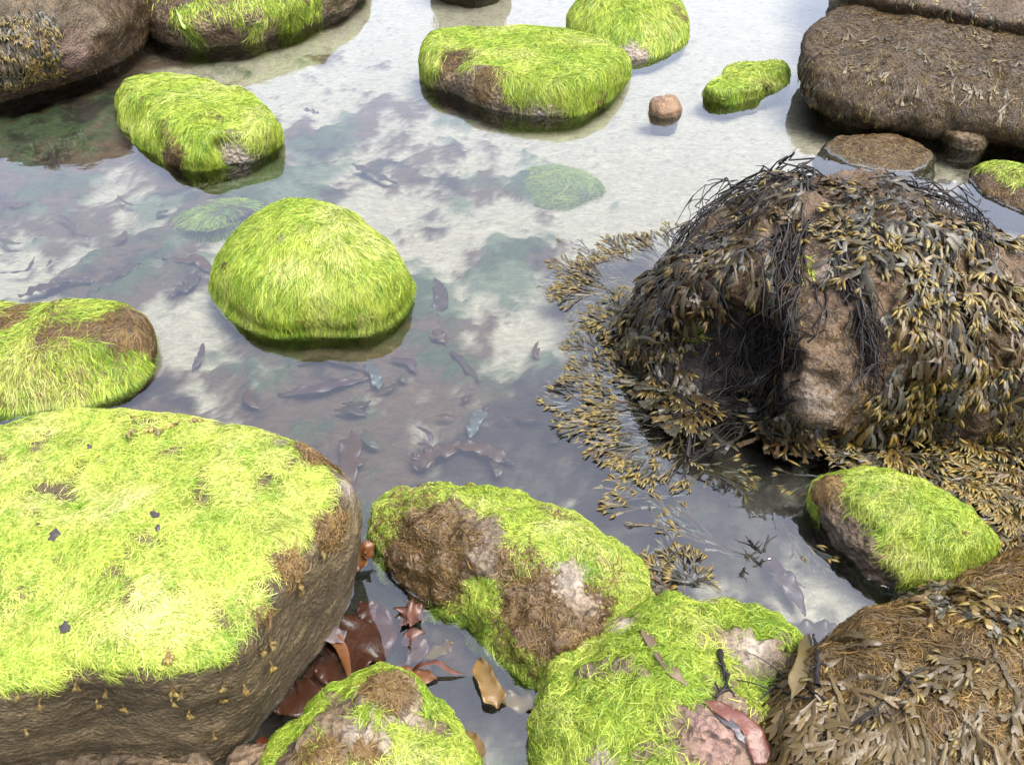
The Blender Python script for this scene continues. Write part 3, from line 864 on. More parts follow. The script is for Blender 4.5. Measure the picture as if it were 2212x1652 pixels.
rock('bl_big', 'boulder', 'largest boulder, flat yellow-green top and bare layered brown sides, filling the bottom left', 'boulder',
     [(0, [(778, 1215), (758, 1280), (700, 1378), (640, 1473), (590, 1543), (520, 1608), (440, 1655), (200, 1665), (0, 1665), (-300, 1665), (-350, 1300), (0, 1190), (300, 1180), (600, 1155), (740, 1165)]),
      (.2, [(784, 1115), (774, 1180), (720, 1268), (655, 1365), (605, 1435), (535, 1515), (440, 1556), (200, 1556), (-300, 1556), (-350, 1150), (0, 1070), (400, 1060), (650, 1080), (745, 1090)]),
      (.33, [(778, 1062), (766, 1115), (705, 1190), (635, 1280), (592, 1350), (540, 1430), (450, 1476), (200, 1476), (-300, 1476), (-350, 1050), (0, 965), (400, 955), (600, 978), (700, 1005), (757, 1030)]),
      (.385, [(755, 1045), (720, 1095), (640, 1175), (590, 1250), (550, 1340), (450, 1430), (200, 1430), (-300, 1420), (-350, 1010), (0, 935), (400, 922), (600, 948), (690, 985)]),
      (.405, [(680, 1050), (600, 1130), (530, 1250), (420, 1360), (200, 1370), (-250, 1350), (-300, 1020), (0, 940), (400, 930), (580, 965)])],
     (200, 1150, .425), U=300, V=190, mat='sandstone', stone=SAND, disp=(.012, .003), strata=.0018, seed=15, film=.35,
     green=dict(pal=TOP_PAL, base=-.78, kn=2.0, kz=.2, amp=.95, scale=30, t1=.3, n=120000, w=.0018, L=(.020, .040), flow=1.0, curl=.9, lift=.003, bright=1.12, down=.55),
     brown=dict(base=-.75, kn=0, amp=1.0, scale=16, n=7000, w=.0032, L=(.012, .03), lift=.008, curl=1.2, lo=.2, bright=1.5, film=(.22, .16, .10)),
     patches=[('green', 600, 935, 60, -1.3), ('green', 720, 990, 50, -1.6), ('green', 770, 1080, 55, -1.8), ('green', 720, 1170, 50, -1.3), ('green', 620, 1260, 30, -.8), ('green', 640, 1080, 50, .5), ('green', 250, 1385, 60, .4), ('green', 30, 1400, 60, .4), ('green', 420, 1400, 60, .5),
              ('brown', 720, 1140, 60, 1.2), ('brown', 620, 1220, 50, 1.2), ('brown', 570, 1310, 45, 1.0), ('brown', 540, 1400, 40, .7), ('brown', 400, 1470, 40, .4), ('brown', 660, 980, 30, .8), ('brown', 600, 1060, 40, .6), ('brown', 730, 1020, 50, .7), ('green', 110, 1200, 20, -.6), ('green', 320, 1130, 16, -.6),
              ('green', 230, 1100, 18, -.6), ('green', 290, 1200, 16, -.6), ('green', 200, 1250, 20, -.6), ('green', 90, 1460, 12, 1.0), ('green', 230, 1455, 14, 1.3), ('green', 20, 1455, 22, 1.2), ('pale', 730, 1010, 40, .7), ('pale', 750, 1050, 30, .6), ('pale', 620, 950, 40, .4)])

rock('long', 'boulder', 'long low hump below the pool middle, tangled with brown weed and ringed by green algae', 'boulder',
     [(0, [(785, 1100), (800, 1180), (830, 1240), (900, 1290), (980, 1330), (1040, 1375), (1100, 1420), (1150, 1462), (1200, 1475), (1260, 1455), (1340, 1400), (1400, 1300), (1372, 1215), (1290, 1150), (1180, 1105), (1050, 1085), (900, 1072), (820, 1075)]),
      (.05, [(795, 1095), (812, 1160), (848, 1210), (920, 1245), (1000, 1290), (1070, 1335), (1130, 1390), (1170, 1432), (1215, 1437), (1265, 1405), (1335, 1335), (1378, 1270), (1342, 1200), (1250, 1140), (1150, 1100), (1000, 1068), (880, 1060)]),
      (.1, [(870, 1095), (900, 1150), (980, 1190), (1060, 1240), (1130, 1300), (1175, 1362), (1225, 1372), (1280, 1315), (1315, 1245), (1250, 1170), (1150, 1120), (1000, 1085)])],
     (1120, 1190, .13), U=230, V=120, mat='barnacle', stone=((.46, .37, .29), (.24, .19, .14)), disp=(.024, .010), crack=.008, freq=8, seed=16,
     green=dict(base=.42, lo=-.04, out=.012, kz=-2.0, amp=.7, scale=13, n=46000, w=.0022, L=(.025, .05), flow=.7, curl=.9), brown=dict(base=-.25, kz=1.5, amp=.9, scale=12, n=7000, w=.0034, L=(.02, .045), lift=.006, curl=1.2, flow=1.0, bright=1.2, film=(.2, .13, .08)),
     patches=[('green', 900, 1200, 110, -1.4), ('green', 1010, 1200, 90, -.9), ('brown', 900, 1200, 120, 1.3), ('brown', 1150, 1340, 100, .9), ('green', 1200, 1310, 90, -1.3), ('green', 1030, 1285, 45, 1.7), ('brown', 1030, 1285, 35, -1.0), ('brown', 1050, 1330, 20, .6),
              ('green', 1100, 1400, 35, .9), ('green', 1080, 1370, 25, .7), ('green', 1150, 1140, 80, .3), ('green', 1340, 1220, 70, 1.1), ('green', 1370, 1290, 50, .8), ('green', 830, 1110, 60, 1.0), ('pale', 1250, 1240, 70, .8), ('pale', 1180, 1160, 60, .6), ('green', 1250, 1240, 35, -.7), ('brown', 1240, 1180, 40, -.6),
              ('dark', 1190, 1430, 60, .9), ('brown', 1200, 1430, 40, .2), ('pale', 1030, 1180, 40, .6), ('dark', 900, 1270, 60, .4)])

rock('bottom_green', 'boulder', 'broad rock at bottom centre with pinkish bare patches under thick bright green algae', 'boulder',
     [(0, [(1190, 1510), (1205, 1440), (1260, 1385), (1330, 1345), (1400, 1325), (1470, 1330), (1600, 1345), (1720, 1390), (1760, 1460), (1760, 1700), (1600, 1850), (1300, 1850), (1170, 1700)]),
      (.06, [(1205, 1485), (1225, 1420), (1290, 1350), (1370, 1310), (1430, 1300), (1510, 1300), (1620, 1312), (1710, 1352), (1738, 1420), (1745, 1650), (1600, 1780), (1300, 1780), (1195, 1650)]),
      (.105, [(1270, 1470), (1300, 1400), (1370, 1345), (1480, 1322), (1600, 1330), (1685, 1380), (1705, 1500), (1690, 1640), (1550, 1720), (1350, 1720), (1265, 1600)])],
     (1480, 1490, .145), U=230, V=130, mat='barnacle', stone=PINKST, disp=(.024, .009), crack=.008, freq=8, seed=17,
     green=dict(base=.38, amp=.8, scale=12, n=60000, w=.0022, L=(.03, .06), flow=.8, curl=.9, lift=.006), brown=dict(base=-.5, amp=.6, n=2500, w=.003, curl=1.2),
     patches=[('green', 1530, 1590, 75, -1.8), ('pink', 1530, 1590, 90, .45), ('green', 1590, 1560, 40, -1.0), ('green', 1355, 1355, 32, -1.7), ('pale', 1355, 1355, 40, .6), ('green', 1620, 1400, 34, -1.3), ('pale', 1620, 1400, 40, .7), ('green', 1560, 1365, 24, -1.1), ('green', 1290, 1630, 30, -1.0),
              ('pale', 1300, 1630, 40, .5), ('green', 1720, 1350, 24, -1.3), ('pale', 1715, 1345, 30, .7), ('pink', 1660, 1560, 60, .2), ('green', 1660, 1600, 50, -1.2), ('green', 1260, 1360, 30, -.6)])

rock('bottom_small', 'boulder', 'green and tan rock cut by the bottom edge, right of the largest boulder', 'boulder',
     [(0, [(585, 1610), (635, 1568), (720, 1512), (800, 1475), (870, 1480), (930, 1530), (995, 1582), (1035, 1660), (1000, 1800), (700, 1850), (560, 1700)]),
      (.07, [(598, 1590), (660, 1540), (740, 1482), (800, 1447), (852, 1452), (908, 1497), (975, 1562), (1020, 1640), (980, 1760), (700, 1800), (580, 1680)]),
      (.115, [(680, 1572), (750, 1512), (810, 1467), (850, 1484), (890, 1545), (950, 1625), (930, 1700), (750, 1740), (650, 1660)])],
     (800, 1600, .145), U=180, V=100, mat='barnacle', stone=((.5, .41, .33), (.3, .23, .17)), disp=(.018, .009), crack=.006, seed=18,
     green=dict(base=.3, amp=.9, scale=14, n=34000, w=.0020, L=(.025, .045), flow=.7, curl=.8), brown=dict(base=-.45, amp=.6, n=5000, w=.003, curl=1.2, L=(.02, .04), bright=1.3),
     patches=[('green', 850, 1500, 50, -1.8), ('brown', 840, 1490, 45, 1.3), ('green', 800, 1590, 40, -1.0), ('pale', 800, 1590, 50, .6), ('brown', 690, 1640, 40, 1.1), ('brown', 790, 1630, 30, 1.0), ('green', 620, 1650, 40, -.6), ('green', 880, 1560, 30, -.8), ('pale', 870, 1550, 40, .5)])

rock('crust', 'stone', 'rough pinkish barnacle-crusted stone at the very bottom in front of the largest boulder', 'stone',
     [(0, [(-100, 1740), (0, 1710), (200, 1690), (350, 1660), (440, 1680), (520, 1710), (500, 1900), (0, 1950), (-150, 1850)]),
      (.07, [(-100, 1670), (20, 1640), (100, 1615), (180, 1628), (260, 1600), (330, 1594), (400, 1602), (455, 1645), (480, 1720), (300, 1850), (0, 1850)])],
     (250, 1690, .09), U=180, V=60, mat='barnacle', stone=((.48, .38, .31), (.22, .17, .13)), disp=(.012, .010), crack=.008, seed=19,
     green=dict(base=-.55, amp=.8, n=3500, w=.002, L=(.015, .03)))

rock('crust_small', 'stone', 'small pale crusted stone on the bottom edge beside the small green rock', 'stone',
     [(0, [(460, 1700), (510, 1640), (600, 1625), (645, 1680), (620, 1780), (500, 1800)]),
      (.045, [(480, 1660), (525, 1612), (590, 1605), (625, 1660), (590, 1750), (500, 1760)])],
     (550, 1650, .06), U=90, V=40, mat='barnacle', stone=((.5, .38, .31), (.28, .2, .15)), disp=(.008, .007), crack=.006, seed=20)

rock('right_green', 'boulder', 'tilted green rock at lower right with a rough bare underside, reflected darkly at its left', 'boulder',
     [(0, [(1745, 1085), (1765, 1120), (1800, 1172), (1840, 1217), (1880, 1247), (1940, 1282), (2000, 1294), (2080, 1285), (2138, 1225), (2148, 1170), (2080, 1110), (1950, 1070), (1850, 1055), (1775, 1058)]),
      (.055, [(1748, 1052), (1770, 1085), (1812, 1130), (1860, 1180), (1910, 1215), (1970, 1245), (2030, 1247), (2100, 1218), (2140, 1170), (2070, 1092), (1960, 1043), (1850, 1022), (1780, 1033)]),
      (.1, [(1788, 1035), (1830, 1072), (1880, 1115), (1950, 1155), (2030, 1185), (2090, 1192), (2118, 1165), (2050, 1080), (1960, 1030), (1870, 1014), (1820, 1020)])],
     (1960, 1075, .13), U=190, V=110, mat='barnacle', stone=((.40, .31, .25), (.17, .125, .10)), disp=(.010, .007), crack=.008, seed=21,
     green=dict(base=-.1, kz=6.0, amp=.4, n=36000, w=.0022, L=(.03, .055), flow=.3, curl=.4), brown=dict(base=-.6, amp=.6, n=2500, w=.0028, L=(.02, .045), bright=1.3),
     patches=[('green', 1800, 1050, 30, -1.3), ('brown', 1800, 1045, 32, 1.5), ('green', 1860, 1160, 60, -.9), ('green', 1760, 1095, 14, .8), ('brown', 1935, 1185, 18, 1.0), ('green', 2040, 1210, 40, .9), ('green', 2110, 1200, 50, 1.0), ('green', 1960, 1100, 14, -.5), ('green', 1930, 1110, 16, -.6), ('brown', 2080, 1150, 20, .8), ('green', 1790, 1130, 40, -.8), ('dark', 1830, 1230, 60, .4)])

rock('wrack', 'boulder', 'huge boulder at right draped in wrack and black stems over a hollow', 'boulder',
     [(0, [(1345, 735), (1385, 805), (1450, 885), (1560, 940), (1700, 965), (1850, 965), (2000, 945), (2150, 960), (2350, 950), (2500, 860), (2420, 740), (2200, 650), (2000, 605), (1800, 580), (1500, 600), (1380, 650)]),
      (.15, [(1385, 645), (1405, 715), (1470, 780), (1560, 840), (1700, 885), (1850, 880), (2000, 855), (2150, 870), (2350, 860), (2480, 770), (2400, 650), (2200, 575), (2050, 525), (1900, 480), (1600, 480), (1460, 560)]),
      (.3, [(1505, 530), (1530, 600), (1590, 665), (1680, 720), (1850, 735), (2000, 715), (2180, 730), (2300, 685), (2260, 590), (2140, 515), (2040, 450), (1900, 412), (1680, 418), (1560, 460)]),
      (.38, [(1625, 460), (1660, 530), (1720, 585), (1850, 610), (1980, 590), (2060, 565), (2070, 490), (1990, 425), (1900, 395), (1800, 385), (1690, 400)])],
     (1850, 460, .44), U=260, V=150, mat='brownrock', stone=((.27, .19, .135), (.13, .09, .065)), disp=(.034, .012), crack=.009, seed=22,
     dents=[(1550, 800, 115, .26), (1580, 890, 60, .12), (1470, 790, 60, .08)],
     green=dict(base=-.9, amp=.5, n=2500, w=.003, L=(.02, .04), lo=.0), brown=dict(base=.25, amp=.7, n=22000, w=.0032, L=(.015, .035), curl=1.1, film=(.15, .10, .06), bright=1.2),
     patches=[('brown', 1560, 800, 120, -1.5), ('dark', 1560, 800, 130, 1.8), ('dark', 1610, 880, 60, 1.2), ('dark', 1440, 780, 70, 1.0), ('dark', 1400, 650, 90, .8), ('green', 1450, 740, 30, .5), ('pink', 1500, 640, 40, 1.1), ('brown', 1500, 640, 40, -1.5), ('green', 1490, 705, 40, 1.4), ('pale', 1780, 560, 50, .5), ('pale', 1790, 880, 60, .6), ('pink', 1700, 600, 60, .3), ('pink', 1930, 560, 60, .4), ('green', 1720, 540, 45, .95), ('green', 1745, 590, 40, .9), ('green', 1710, 480, 30, .8),  # dark patches paint the hollow's shade into the stone colour
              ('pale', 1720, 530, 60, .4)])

rock('pink', 'stone', 'pink crusted stone at the right edge half buried in yellow-tipped wrack', 'stone',
     [(0, [(2030, 900), (2090, 940), (2200, 955), (2340, 930), (2340, 860), (2200, 840), (2080, 850)]),
      (.1, [(2055, 840), (2100, 882), (2200, 897), (2310, 870), (2310, 810), (2180, 790), (2090, 800)])],
     (2200, 800, .14), U=110, V=60, mat='barnacle', stone=((.50, .31, .25), (.30, .17, .14)), disp=(.012, .006), crack=.004, seed=23,
     brown=dict(base=-.1, amp=.8, n=2500, w=.003), green=dict(base=-.9, amp=.8, n=300, w=.003))

rock('br_brown', 'boulder', 'large boulder in the bottom right corner matted with flat ochre-brown weed', 'boulder',
     [(0, [(1700, 1500), (1760, 1465), (1830, 1435), (1950, 1375), (2050, 1340), (2150, 1295), (2300, 1245), (2600, 1300), (2600, 1800), (2000, 2000), (1700, 1900), (1640, 1660)]),
      (.09, [(1688, 1455), (1750, 1418), (1830, 1372), (1920, 1318), (2040, 1278), (2120, 1225), (2250, 1175), (2600, 1200), (2600, 1700), (2000, 1900), (1700, 1800), (1645, 1610)]),
      (.17, [(1740, 1440), (1840, 1372), (1940, 1318), (2050, 1282), (2140, 1228), (2300, 1185), (2500, 1280), (2500, 1650), (2000, 1800), (1760, 1700), (1700, 1550)])],
     (2150, 1430, .23), U=260, V=150, mat='brownrock', stone=((.24, .18, .13), (.14, .105, .08)), disp=(.018, .007), crack=.004, seed=24,
     brown=dict(base=.7, amp=.5, n=42000, w=.0034, L=(.03, .07), curl=.5, flow=1.0, lift=.005, down=.35, film=(.13, .09, .045), bright=.95, pal=np.array([[.22, .13, .035], [.13, .085, .035], [.36, .22, .05], [.10, .07, .045], [.26, .17, .06]])),
     patches=[('brown', 2000, 1450, 60, -.4), ('pink', 2010, 1560, 60, .3), ('brown', 2010, 1560, 50, -.8)])

rock('beyond', 'boulder', 'wrack-fringed rock beyond the top edge, seen as a reflection at top centre', 'boulder',
     [(0, [(935, -42), (975, -20), (1040, -16), (1095, -38), (1085, -64), (960, -64)]),
      (.15, [(932, -98), (980, -78), (1040, -75), (1095, -95), (1080, -120), (955, -120)]),
      (.25, [(960, -125), (1000, -115), (1040, -113), (1070, -128), (1050, -150), (980, -150)])],
     (1015, -142, .28), disp=(.012, .004), seed=25, U=90, V=60, mat='brownrock', stone=((.3, .22, .15), (.18, .12, .08)), brown=dict(base=.4, amp=.6, n=4000, w=.006, L=(.03, .06)))

rock('sub_tuft', 'stone', 'submerged stone right of pool centre with a soft tuft of pale green hair weed', 'stone',
     [(-.075, [(1125, 395), (1150, 430), (1200, 440), (1260, 428), (1285, 400), (1260, 375), (1200, 362), (1150, 368)]),
      (-.055, [(1150, 395), (1170, 408), (1200, 415), (1245, 406), (1255, 390), (1235, 374), (1190, 366), (1160, 372)])],
     (1200, 392, -.030), disp=(.012, .004), seed=26, U=70, V=30, under=1.3, green=dict(lo=-.3, base=.35, amp=.7, n=5000, w=.0030, L=(.08, .17), flow=1.6, out=.025, down=.3, bright=.9))
rock('sub_brown', 'stone', 'submerged stone with dark brown and green weed just behind the dome-shaped boulder', 'stone',
     [(-.05, [(385, 480), (420, 500), (480, 490), (540, 470), (560, 450), (500, 435), (430, 450)]),
      (-.02, [(395, 475), (430, 488), (480, 478), (530, 460), (500, 442), (440, 455)])],
     (470, 462, -.004), disp=(.004, .002), seed=27, U=70, V=30, brown=dict(base=.5, amp=.4, n=4500, w=.003, L=(.03, .08), lo=-.3, flow=1.5), green=dict(base=.0, amp=.5, n=2500, w=.003, L=(.04, .10), out=.03, lo=-.3, flow=1.5))

ge = Geo()
for E in EDGE:
    nn_, U_ = E.shape[:2]
    idx = np.arange(nn_ * U_).reshape(nn_, U_); i2 = np.roll(idx, -1, 1)
    ge.add(E.reshape(-1, 3), np.stack([idx[:-1], i2[:-1], i2[1:], idx[1:]], -1).reshape(-1, 4), np.array([1., 1, 1]))
tag(ge.build('water_edge', M['water'], origin=(0, 3, 0)), kind='structure')
# ------------------------------------------------------------------ wrack (branching fronds with swollen yellow tips)
UP = np.array([0, 0, 1.0])


class Water:
    def snap(s, p):
        q = p.copy(); q[:, 2] = -.013
        return q, np.tile(UP, (len(p), 1))


class Draped:
    """the stone, and the water surface where the plant runs off it"""
    def __init__(s, surf): s.s = surf

    def snap(s, p):
        q, n = s.s.snap(p)
        wet = (q[:, 2] < .006) | (p[:, 2] < .004)
        q[wet] = p[wet]; q[wet, 2] = -.005
        n[wet] = UP
        return q, n


W_FROND = np.array([[.105, .078, .026], [.075, .066, .036], [.15, .098, .022], [.068, .062, .042], [.12, .066, .015]])
W_TIP = np.array([[.29, .215, .045], [.21, .165, .045], [.36, .265, .06], [.16, .13, .05], [.30, .19, .02]])
W_STEM = np.array([.020, .015, .013])


def rotv(h, n, a):
    return h * np.cos(a) + np.cross(n, h) * np.sin(a)


def grow(g, gs, surf, roots, heads, rng, levels=4, seg=.028, spread=.42, w=.0075, lift0=.006, dlift=.004, grav=.25, droop=(0, 0, -1), tip=.024, tipw=.0035, prune=.12, bare=0, dark=1.0, tone=None, tipfrac=.8):
    """g: frond blades and tips, gs: stems; roots/heads (N,3)"""
    cur, cn = surf.snap(roots)
    n0 = len(cur)
    h = nz(heads - cn * (heads * cn).sum(1, keepdims=True))
    lay = rng.uniform(0, 1, n0) ** 1.5 * lift0 + .002
    base = W_FROND[rng.integers(0, len(W_FROND), n0)] if tone is None else np.tile(tone, (n0, 1))
    base = base * rng.uniform(.55, 1.1, (n0, 1)) * dark
    wid = np.full(n0, w) * rng.uniform(.8, 1.2, n0)
    dr = np.array(droop, float)
    ang = rng.normal(0, .2, n0)
    for lv in range(levels):
        n = len(cur)
        if n == 0: return
        SUB = 3
        path = np.empty((n, SUB + 1, 3)); nr = np.empty((n, SUB + 1, 3))
        path[:, 0] = cur + cn * lay[:, None]; nr[:, 0] = cn
        ln = seg * rng.uniform(.7, 1.3, n) * (1.25 if lv < bare else 1.0)
        c2, n2 = cur, cn
        for k in range(1, SUB + 1):
            h = rotv(h, n2, (ang * .5 / SUB)[:, None] + rng.normal(0, .05, (n, 1)))
            onrock = (n2[:, 2] < .995)[:, None]
            h = nz(h + np.where(onrock, dr * grav, 0))
            nxt = c2 + h * (ln / SUB)[:, None]
            c2, n2 = surf.snap(nxt)
            h = nz(h - n2 * (h * n2).sum(1, keepdims=True))
            l2 = lay + dlift * k / SUB * rng.uniform(-.3, 1, n)
            path[:, k] = c2 + n2 * np.maximum(l2, .001)[:, None]; nr[:, k] = n2
        lay = np.maximum(l2, .001)
        t = nz(np.gradient(path, axis=1)); side = nz(np.cross(t, nr))
        roll = rng.normal(0, .35, (n, 1, 1))
        side2 = side * np.cos(roll) + nr * np.sin(roll)
        if lv < bare:
            tubes(gs, path, side, nr, np.full((n, SUB + 1), w * .16), np.full((n, SUB + 1), w * .16), np.tile(W_STEM * dark, (n, SUB + 1, 1)), 5)
        else:
            ww = wid[:, None] * np.array([.5, .85, 1.0, 1.1])[None] * (.55 if lv == bare else 1)
            ribbons(g, path, side2, ww, base[:, None, :] * np.array([.85, 1, 1.05, 1.1])[None, :, None], cup=.12, nrm=nr)
        if lv == levels - 1:
            # tips: swollen, yellow
            m = rng.random(n) < tipfrac
            for s_ in (-1, 1):
                mm = m & (rng.random(n) < .85)
                q = mm.sum()
                if q == 0: continue
                hh = rotv(h[mm], n2[mm], np.full((q, 1), .28 * s_) + rng.normal(0, .12, (q, 1)))
                T = 6
                tt = np.linspace(0, 1, T)
                L = tip * rng.uniform(.7, 1.35, q)
                start = path[mm, -1] - t[mm, -1] * .002
                cv = rng.normal(0, .12, (q, 1, 1)) * (tt ** 2)[None, :, None] * side[mm, -1][:, None]
                pth = start[:, None] + (hh[:, None] * tt[None, :, None] + cv) * L[:, None, None] + n2[mm][:, None] * (.003 * np.sin(tt * 3))[None, :, None]
                sd = nz(np.cross(hh, n2[mm]))[:, None].repeat(T, 1)
                prof = np.array([.45, .75, 1.0, 1.0, .75, .12])[None]
                rw = tipw * prof * rng.uniform(.75, 1.25, (q, 1))
                ct = W_TIP[rng.integers(0, len(W_TIP), q)] * rng.uniform(.5, 1.1, (q, 1)) * (.3 + .7 * dark)
                cc = base[mm][:, None, :] * np.array([1, .5, .15, 0, 0, 0])[None, :, None] + ct[:, None, :] * np.array([0, .5, .85, 1, 1, 1])[None, :, None]
                tubes(g, pth, sd, n2[mm][:, None].repeat(T, 1), rw, rw * .62, cc, 6)
            q = ~m
            if q.any():
                # blunt forked ends without swellings
                for s_ in (-1, 1):
                    hh = rotv(h[q], n2[q], np.full((q.sum(), 1), .3 * s_))
                    tt = np.linspace(0, 1, 4)
                    pth = path[q, -1][:, None] + hh[:, None] * tt[None, :, None] * seg * .55
                    sd = nz(np.cross(hh, n2[q]))[:, None].repeat(4, 1)
                    ribbons(g, pth, sd, wid[q][:, None] * np.array([.8, 1, .9, .3])[None], (base[q] * 1.15)[:, None, :].repeat(4, 1), cup=.1, nrm=n2[q][:, None].repeat(4, 1))
            return
        # fork
        keep = rng.random((2, n)) > prune
        A = []
        for j, s_ in enumerate((-1, 1)):
            k = keep[j]
            sp = spread * rng.uniform(.5, 1.2, k.sum()) * s_
            A.append((c2[k], n2[k], rotv(h[k], n2[k], sp[:, None] * .7), lay[k], base[k], wid[k], sp * .3))
        cur, cn, h, lay, base, wid, ang = [np.concatenate([a[i] for a in A]) for i in range(7)]


def clump(surf, x, y, rng, parent=None, name='wrack_clump', n=6, r=.03, head=None, hz=None, fan=.5, **kw):
    """one plant: n fronds out of one holdfast; (x, y) measured on the stone, or on the water"""
    if isinstance(surf, Surf):
        c = surf.hit(x, y)
        if c is None or c[2] < 0: return None
        sf = Draped(surf)
    else:
        c = P(x, y, 0); sf = surf
    roots = c + rng.normal(0, r, (n, 3)) * np.array([1, 1, .3])
    if head is not None:      # heading given as a second measured point
        if isinstance(surf, Surf):
            e = surf.hit(*head)
            if e is None or e[2] < 0: e = P(head[0], head[1], 0)
        else:
            e = P(head[0], head[1], 0)
        hd = nz((e - c)[None])[0]
    else:
        hd = hz if hz is not None else np.array([0, -.3, -1.0])
    q, qn = sf.snap(roots)
    heads = np.tile(hd, (n, 1))
    heads = nz(heads - qn * (heads * qn).sum(1, keepdims=True))
    heads = rotv(heads, qn, rng.normal(0, fan, (n, 1)))
    g, gs = Geo(), Geo()
    grow(g, gs, sf, roots, heads, rng, **kw)
    if g.n == 0: return None
    o = g.build(name, M['wrack'], parent)
    if gs.n: 
        o2 = gs.build('stipe', M['stipe'], o if parent is None else None) if parent is None else None
        if o2 is None:
            gs_o = gs.build('stipe', M['stipe'], parent)
            gs_o.parent = o
    return o


def stems(surf, pts, rng, parent, n=6, jitter=24, rad=.0026, arch=.0, branch=True, name='stipe'):
    """black stringy stems following measured points over the stone, standing off it by `arch`"""
    g = Geo()
    for i in range(n):
        P3 = []
        for (x, y) in pts:
            h = surf.hit(x + rng.normal(0, jitter), y + rng.normal(0, jitter * .6))
            if h is None:
                h = P(x, y, max(.01, P3[-1][2] * .9 if P3 else .2))
            P3.append(h)
        P3 = np.array(P3)
        K = 16
        tt = np.linspace(0, len(P3) - 1, K)
        path = np.stack([np.interp(tt, np.arange(len(P3)), P3[:, k]) for k in range(3)], 1)
        ker = np.array([.25, .5, .25])
        for _ in range(2):
            path[1:-1] = .25 * path[:-2] + .5 * path[1:-1] + .25 * path[2:]
        sp, sn = surf.snap(path)
        above = path[:, 2] > .01
        u = np.linspace(0, 1, K)
        off = .004 + rng.uniform(.3, 1.2) * arch * np.sin(u * np.pi) + rng.uniform(0, .006)
        wob = np.stack([np.sin(u * rng.uniform(3, 9) + rng.uniform(0, 6)) for _ in range(3)], 1) * rng.uniform(.003, .016)
        path = np.where(above[:, None], sp + sn * off[:, None] if np.ndim(off) else sp, path) + wob
        path[:, 2] = np.maximum(path[:, 2], .003)
        br = [path]
        if branch:
            for _ in range(rng.integers(2, 6)):
                k = rng.integers(3, K - 3)
                d = nz((path[k + 1] - path[k])[None])[0]
                dd = nz((d + rng.normal(0, .6, 3))[None])[0]
                m = 7
                L = rng.uniform(.03, .09)
                q = path[k] + dd * np.linspace(0, 1, m)[:, None] * L + np.array([0, 0, -.4]) * (np.linspace(0, 1, m) ** 2)[:, None] * L
                br.append(q)
        for j, q in enumerate(br):
            q = q[None]
            s, u2 = frame_of(q)
            m = q.shape[1]
            rr = (rad * rng.uniform(.7, 1.3) * (1 if j == 0 else .7) * np.linspace(1, .45, m))[None]
            tubes(g, q, s, u2, rr, rr, np.tile(W_STEM * rng.uniform(.6, 1.5), (1, m, 1)), 5)
    return g.build(name, M['stipe'], parent)


wr_o, wr_s = ROCKS['wrack']
wr_o['label'] = wr_o['label']
rw = np.random.default_rng(77)
# drapes: (x, y, heading x, y, fronds, levels, tone, tip fraction)
CL = []
# crest, tangled, brown blades with amber tips
for x, y in [(1560, 440), (1600, 420), (1640, 405), (1680, 400), (1720, 398), (1760, 395), (1800, 392), (1850, 396), (1900, 402), (1950, 412), (2000, 420), (1610, 460), (1660, 440), (1720, 430), (1780, 425), (1840, 425), (1900, 430), (1960, 440)]:
    CL.append((x, y, x + rw.normal(0, 60), y + rw.uniform(30, 120), 5, 3, .75, .25, dict(seg=.024, lift0=.02, w=.008, spread=.5)))
# left slope: dark, with black stems
for x, y in [(1520, 470), (1480, 500), (1450, 540), (1420, 570), (1500, 530), (1540, 500), (1580, 490), (1470, 570), (1430, 610), (1400, 640), (1390, 680), (1530, 560), (1560, 540), (1600, 520), (1375, 700), (1440, 650)]:
    CL.append((x, y, x - 90 + rw.normal(0, 20), y + 90, 7, 4, .62, .35, dict(seg=.026, lift0=.014)))
# tangle running from the left slope out to the floating fan
for x, y in [(1400, 560), (1380, 590), (1365, 620), (1420, 530), (1360, 660), (1350, 690)]:
    CL.append((x, y, x - 160, y + 10, 8, 5, .85, .85, dict(seg=.024, lift0=.008, spread=.4)))
# middle: blades with pale tips hanging each side of the bare brown stone
for x, y in [(1800, 450), (1840, 470), (1880, 450), (1920, 470), (1900, 500), (1940, 500), (1860, 500), (1850, 540), (1900, 530), (1950, 545)]:
    CL.append((x, y, x + rw.normal(20, 25), y + 110, 6, 4, .95, .95, dict(seg=.025, lift0=.012, spread=.36)))
for x, y in [(1820, 590), (1700, 470)]:
    CL.append((x, y, x + rw.normal(0, 15), y + 90, 3, 3, .85, .3, dict(seg=.026)))
# right drape
for x, y in [(2000, 460), (2040, 480), (2080, 470), (2120, 500), (2160, 510), (2200, 520), (2020, 520), (2060, 550), (2110, 560), (2160, 570), (2200, 590), (2000, 580), (2040, 600), (2090, 620), (2140, 640), (2190, 660), (1990, 640), (2030, 660), (2070, 680), (2120, 700),
             (2170, 720), (1970, 700), (2010, 720), (2050, 740), (1960, 760), (2000, 780), (2040, 790), (2090, 770), (1980, 820), (2020, 840), (1910, 890), (1940, 880), (2060, 850), (2210, 740), (1870, 905)]:
    CL.append((x, y, x + rw.normal(-5, 30), y + 120, 6, 4, 1.05, .9, dict(seg=.027, lift0=.014, spread=.34)))
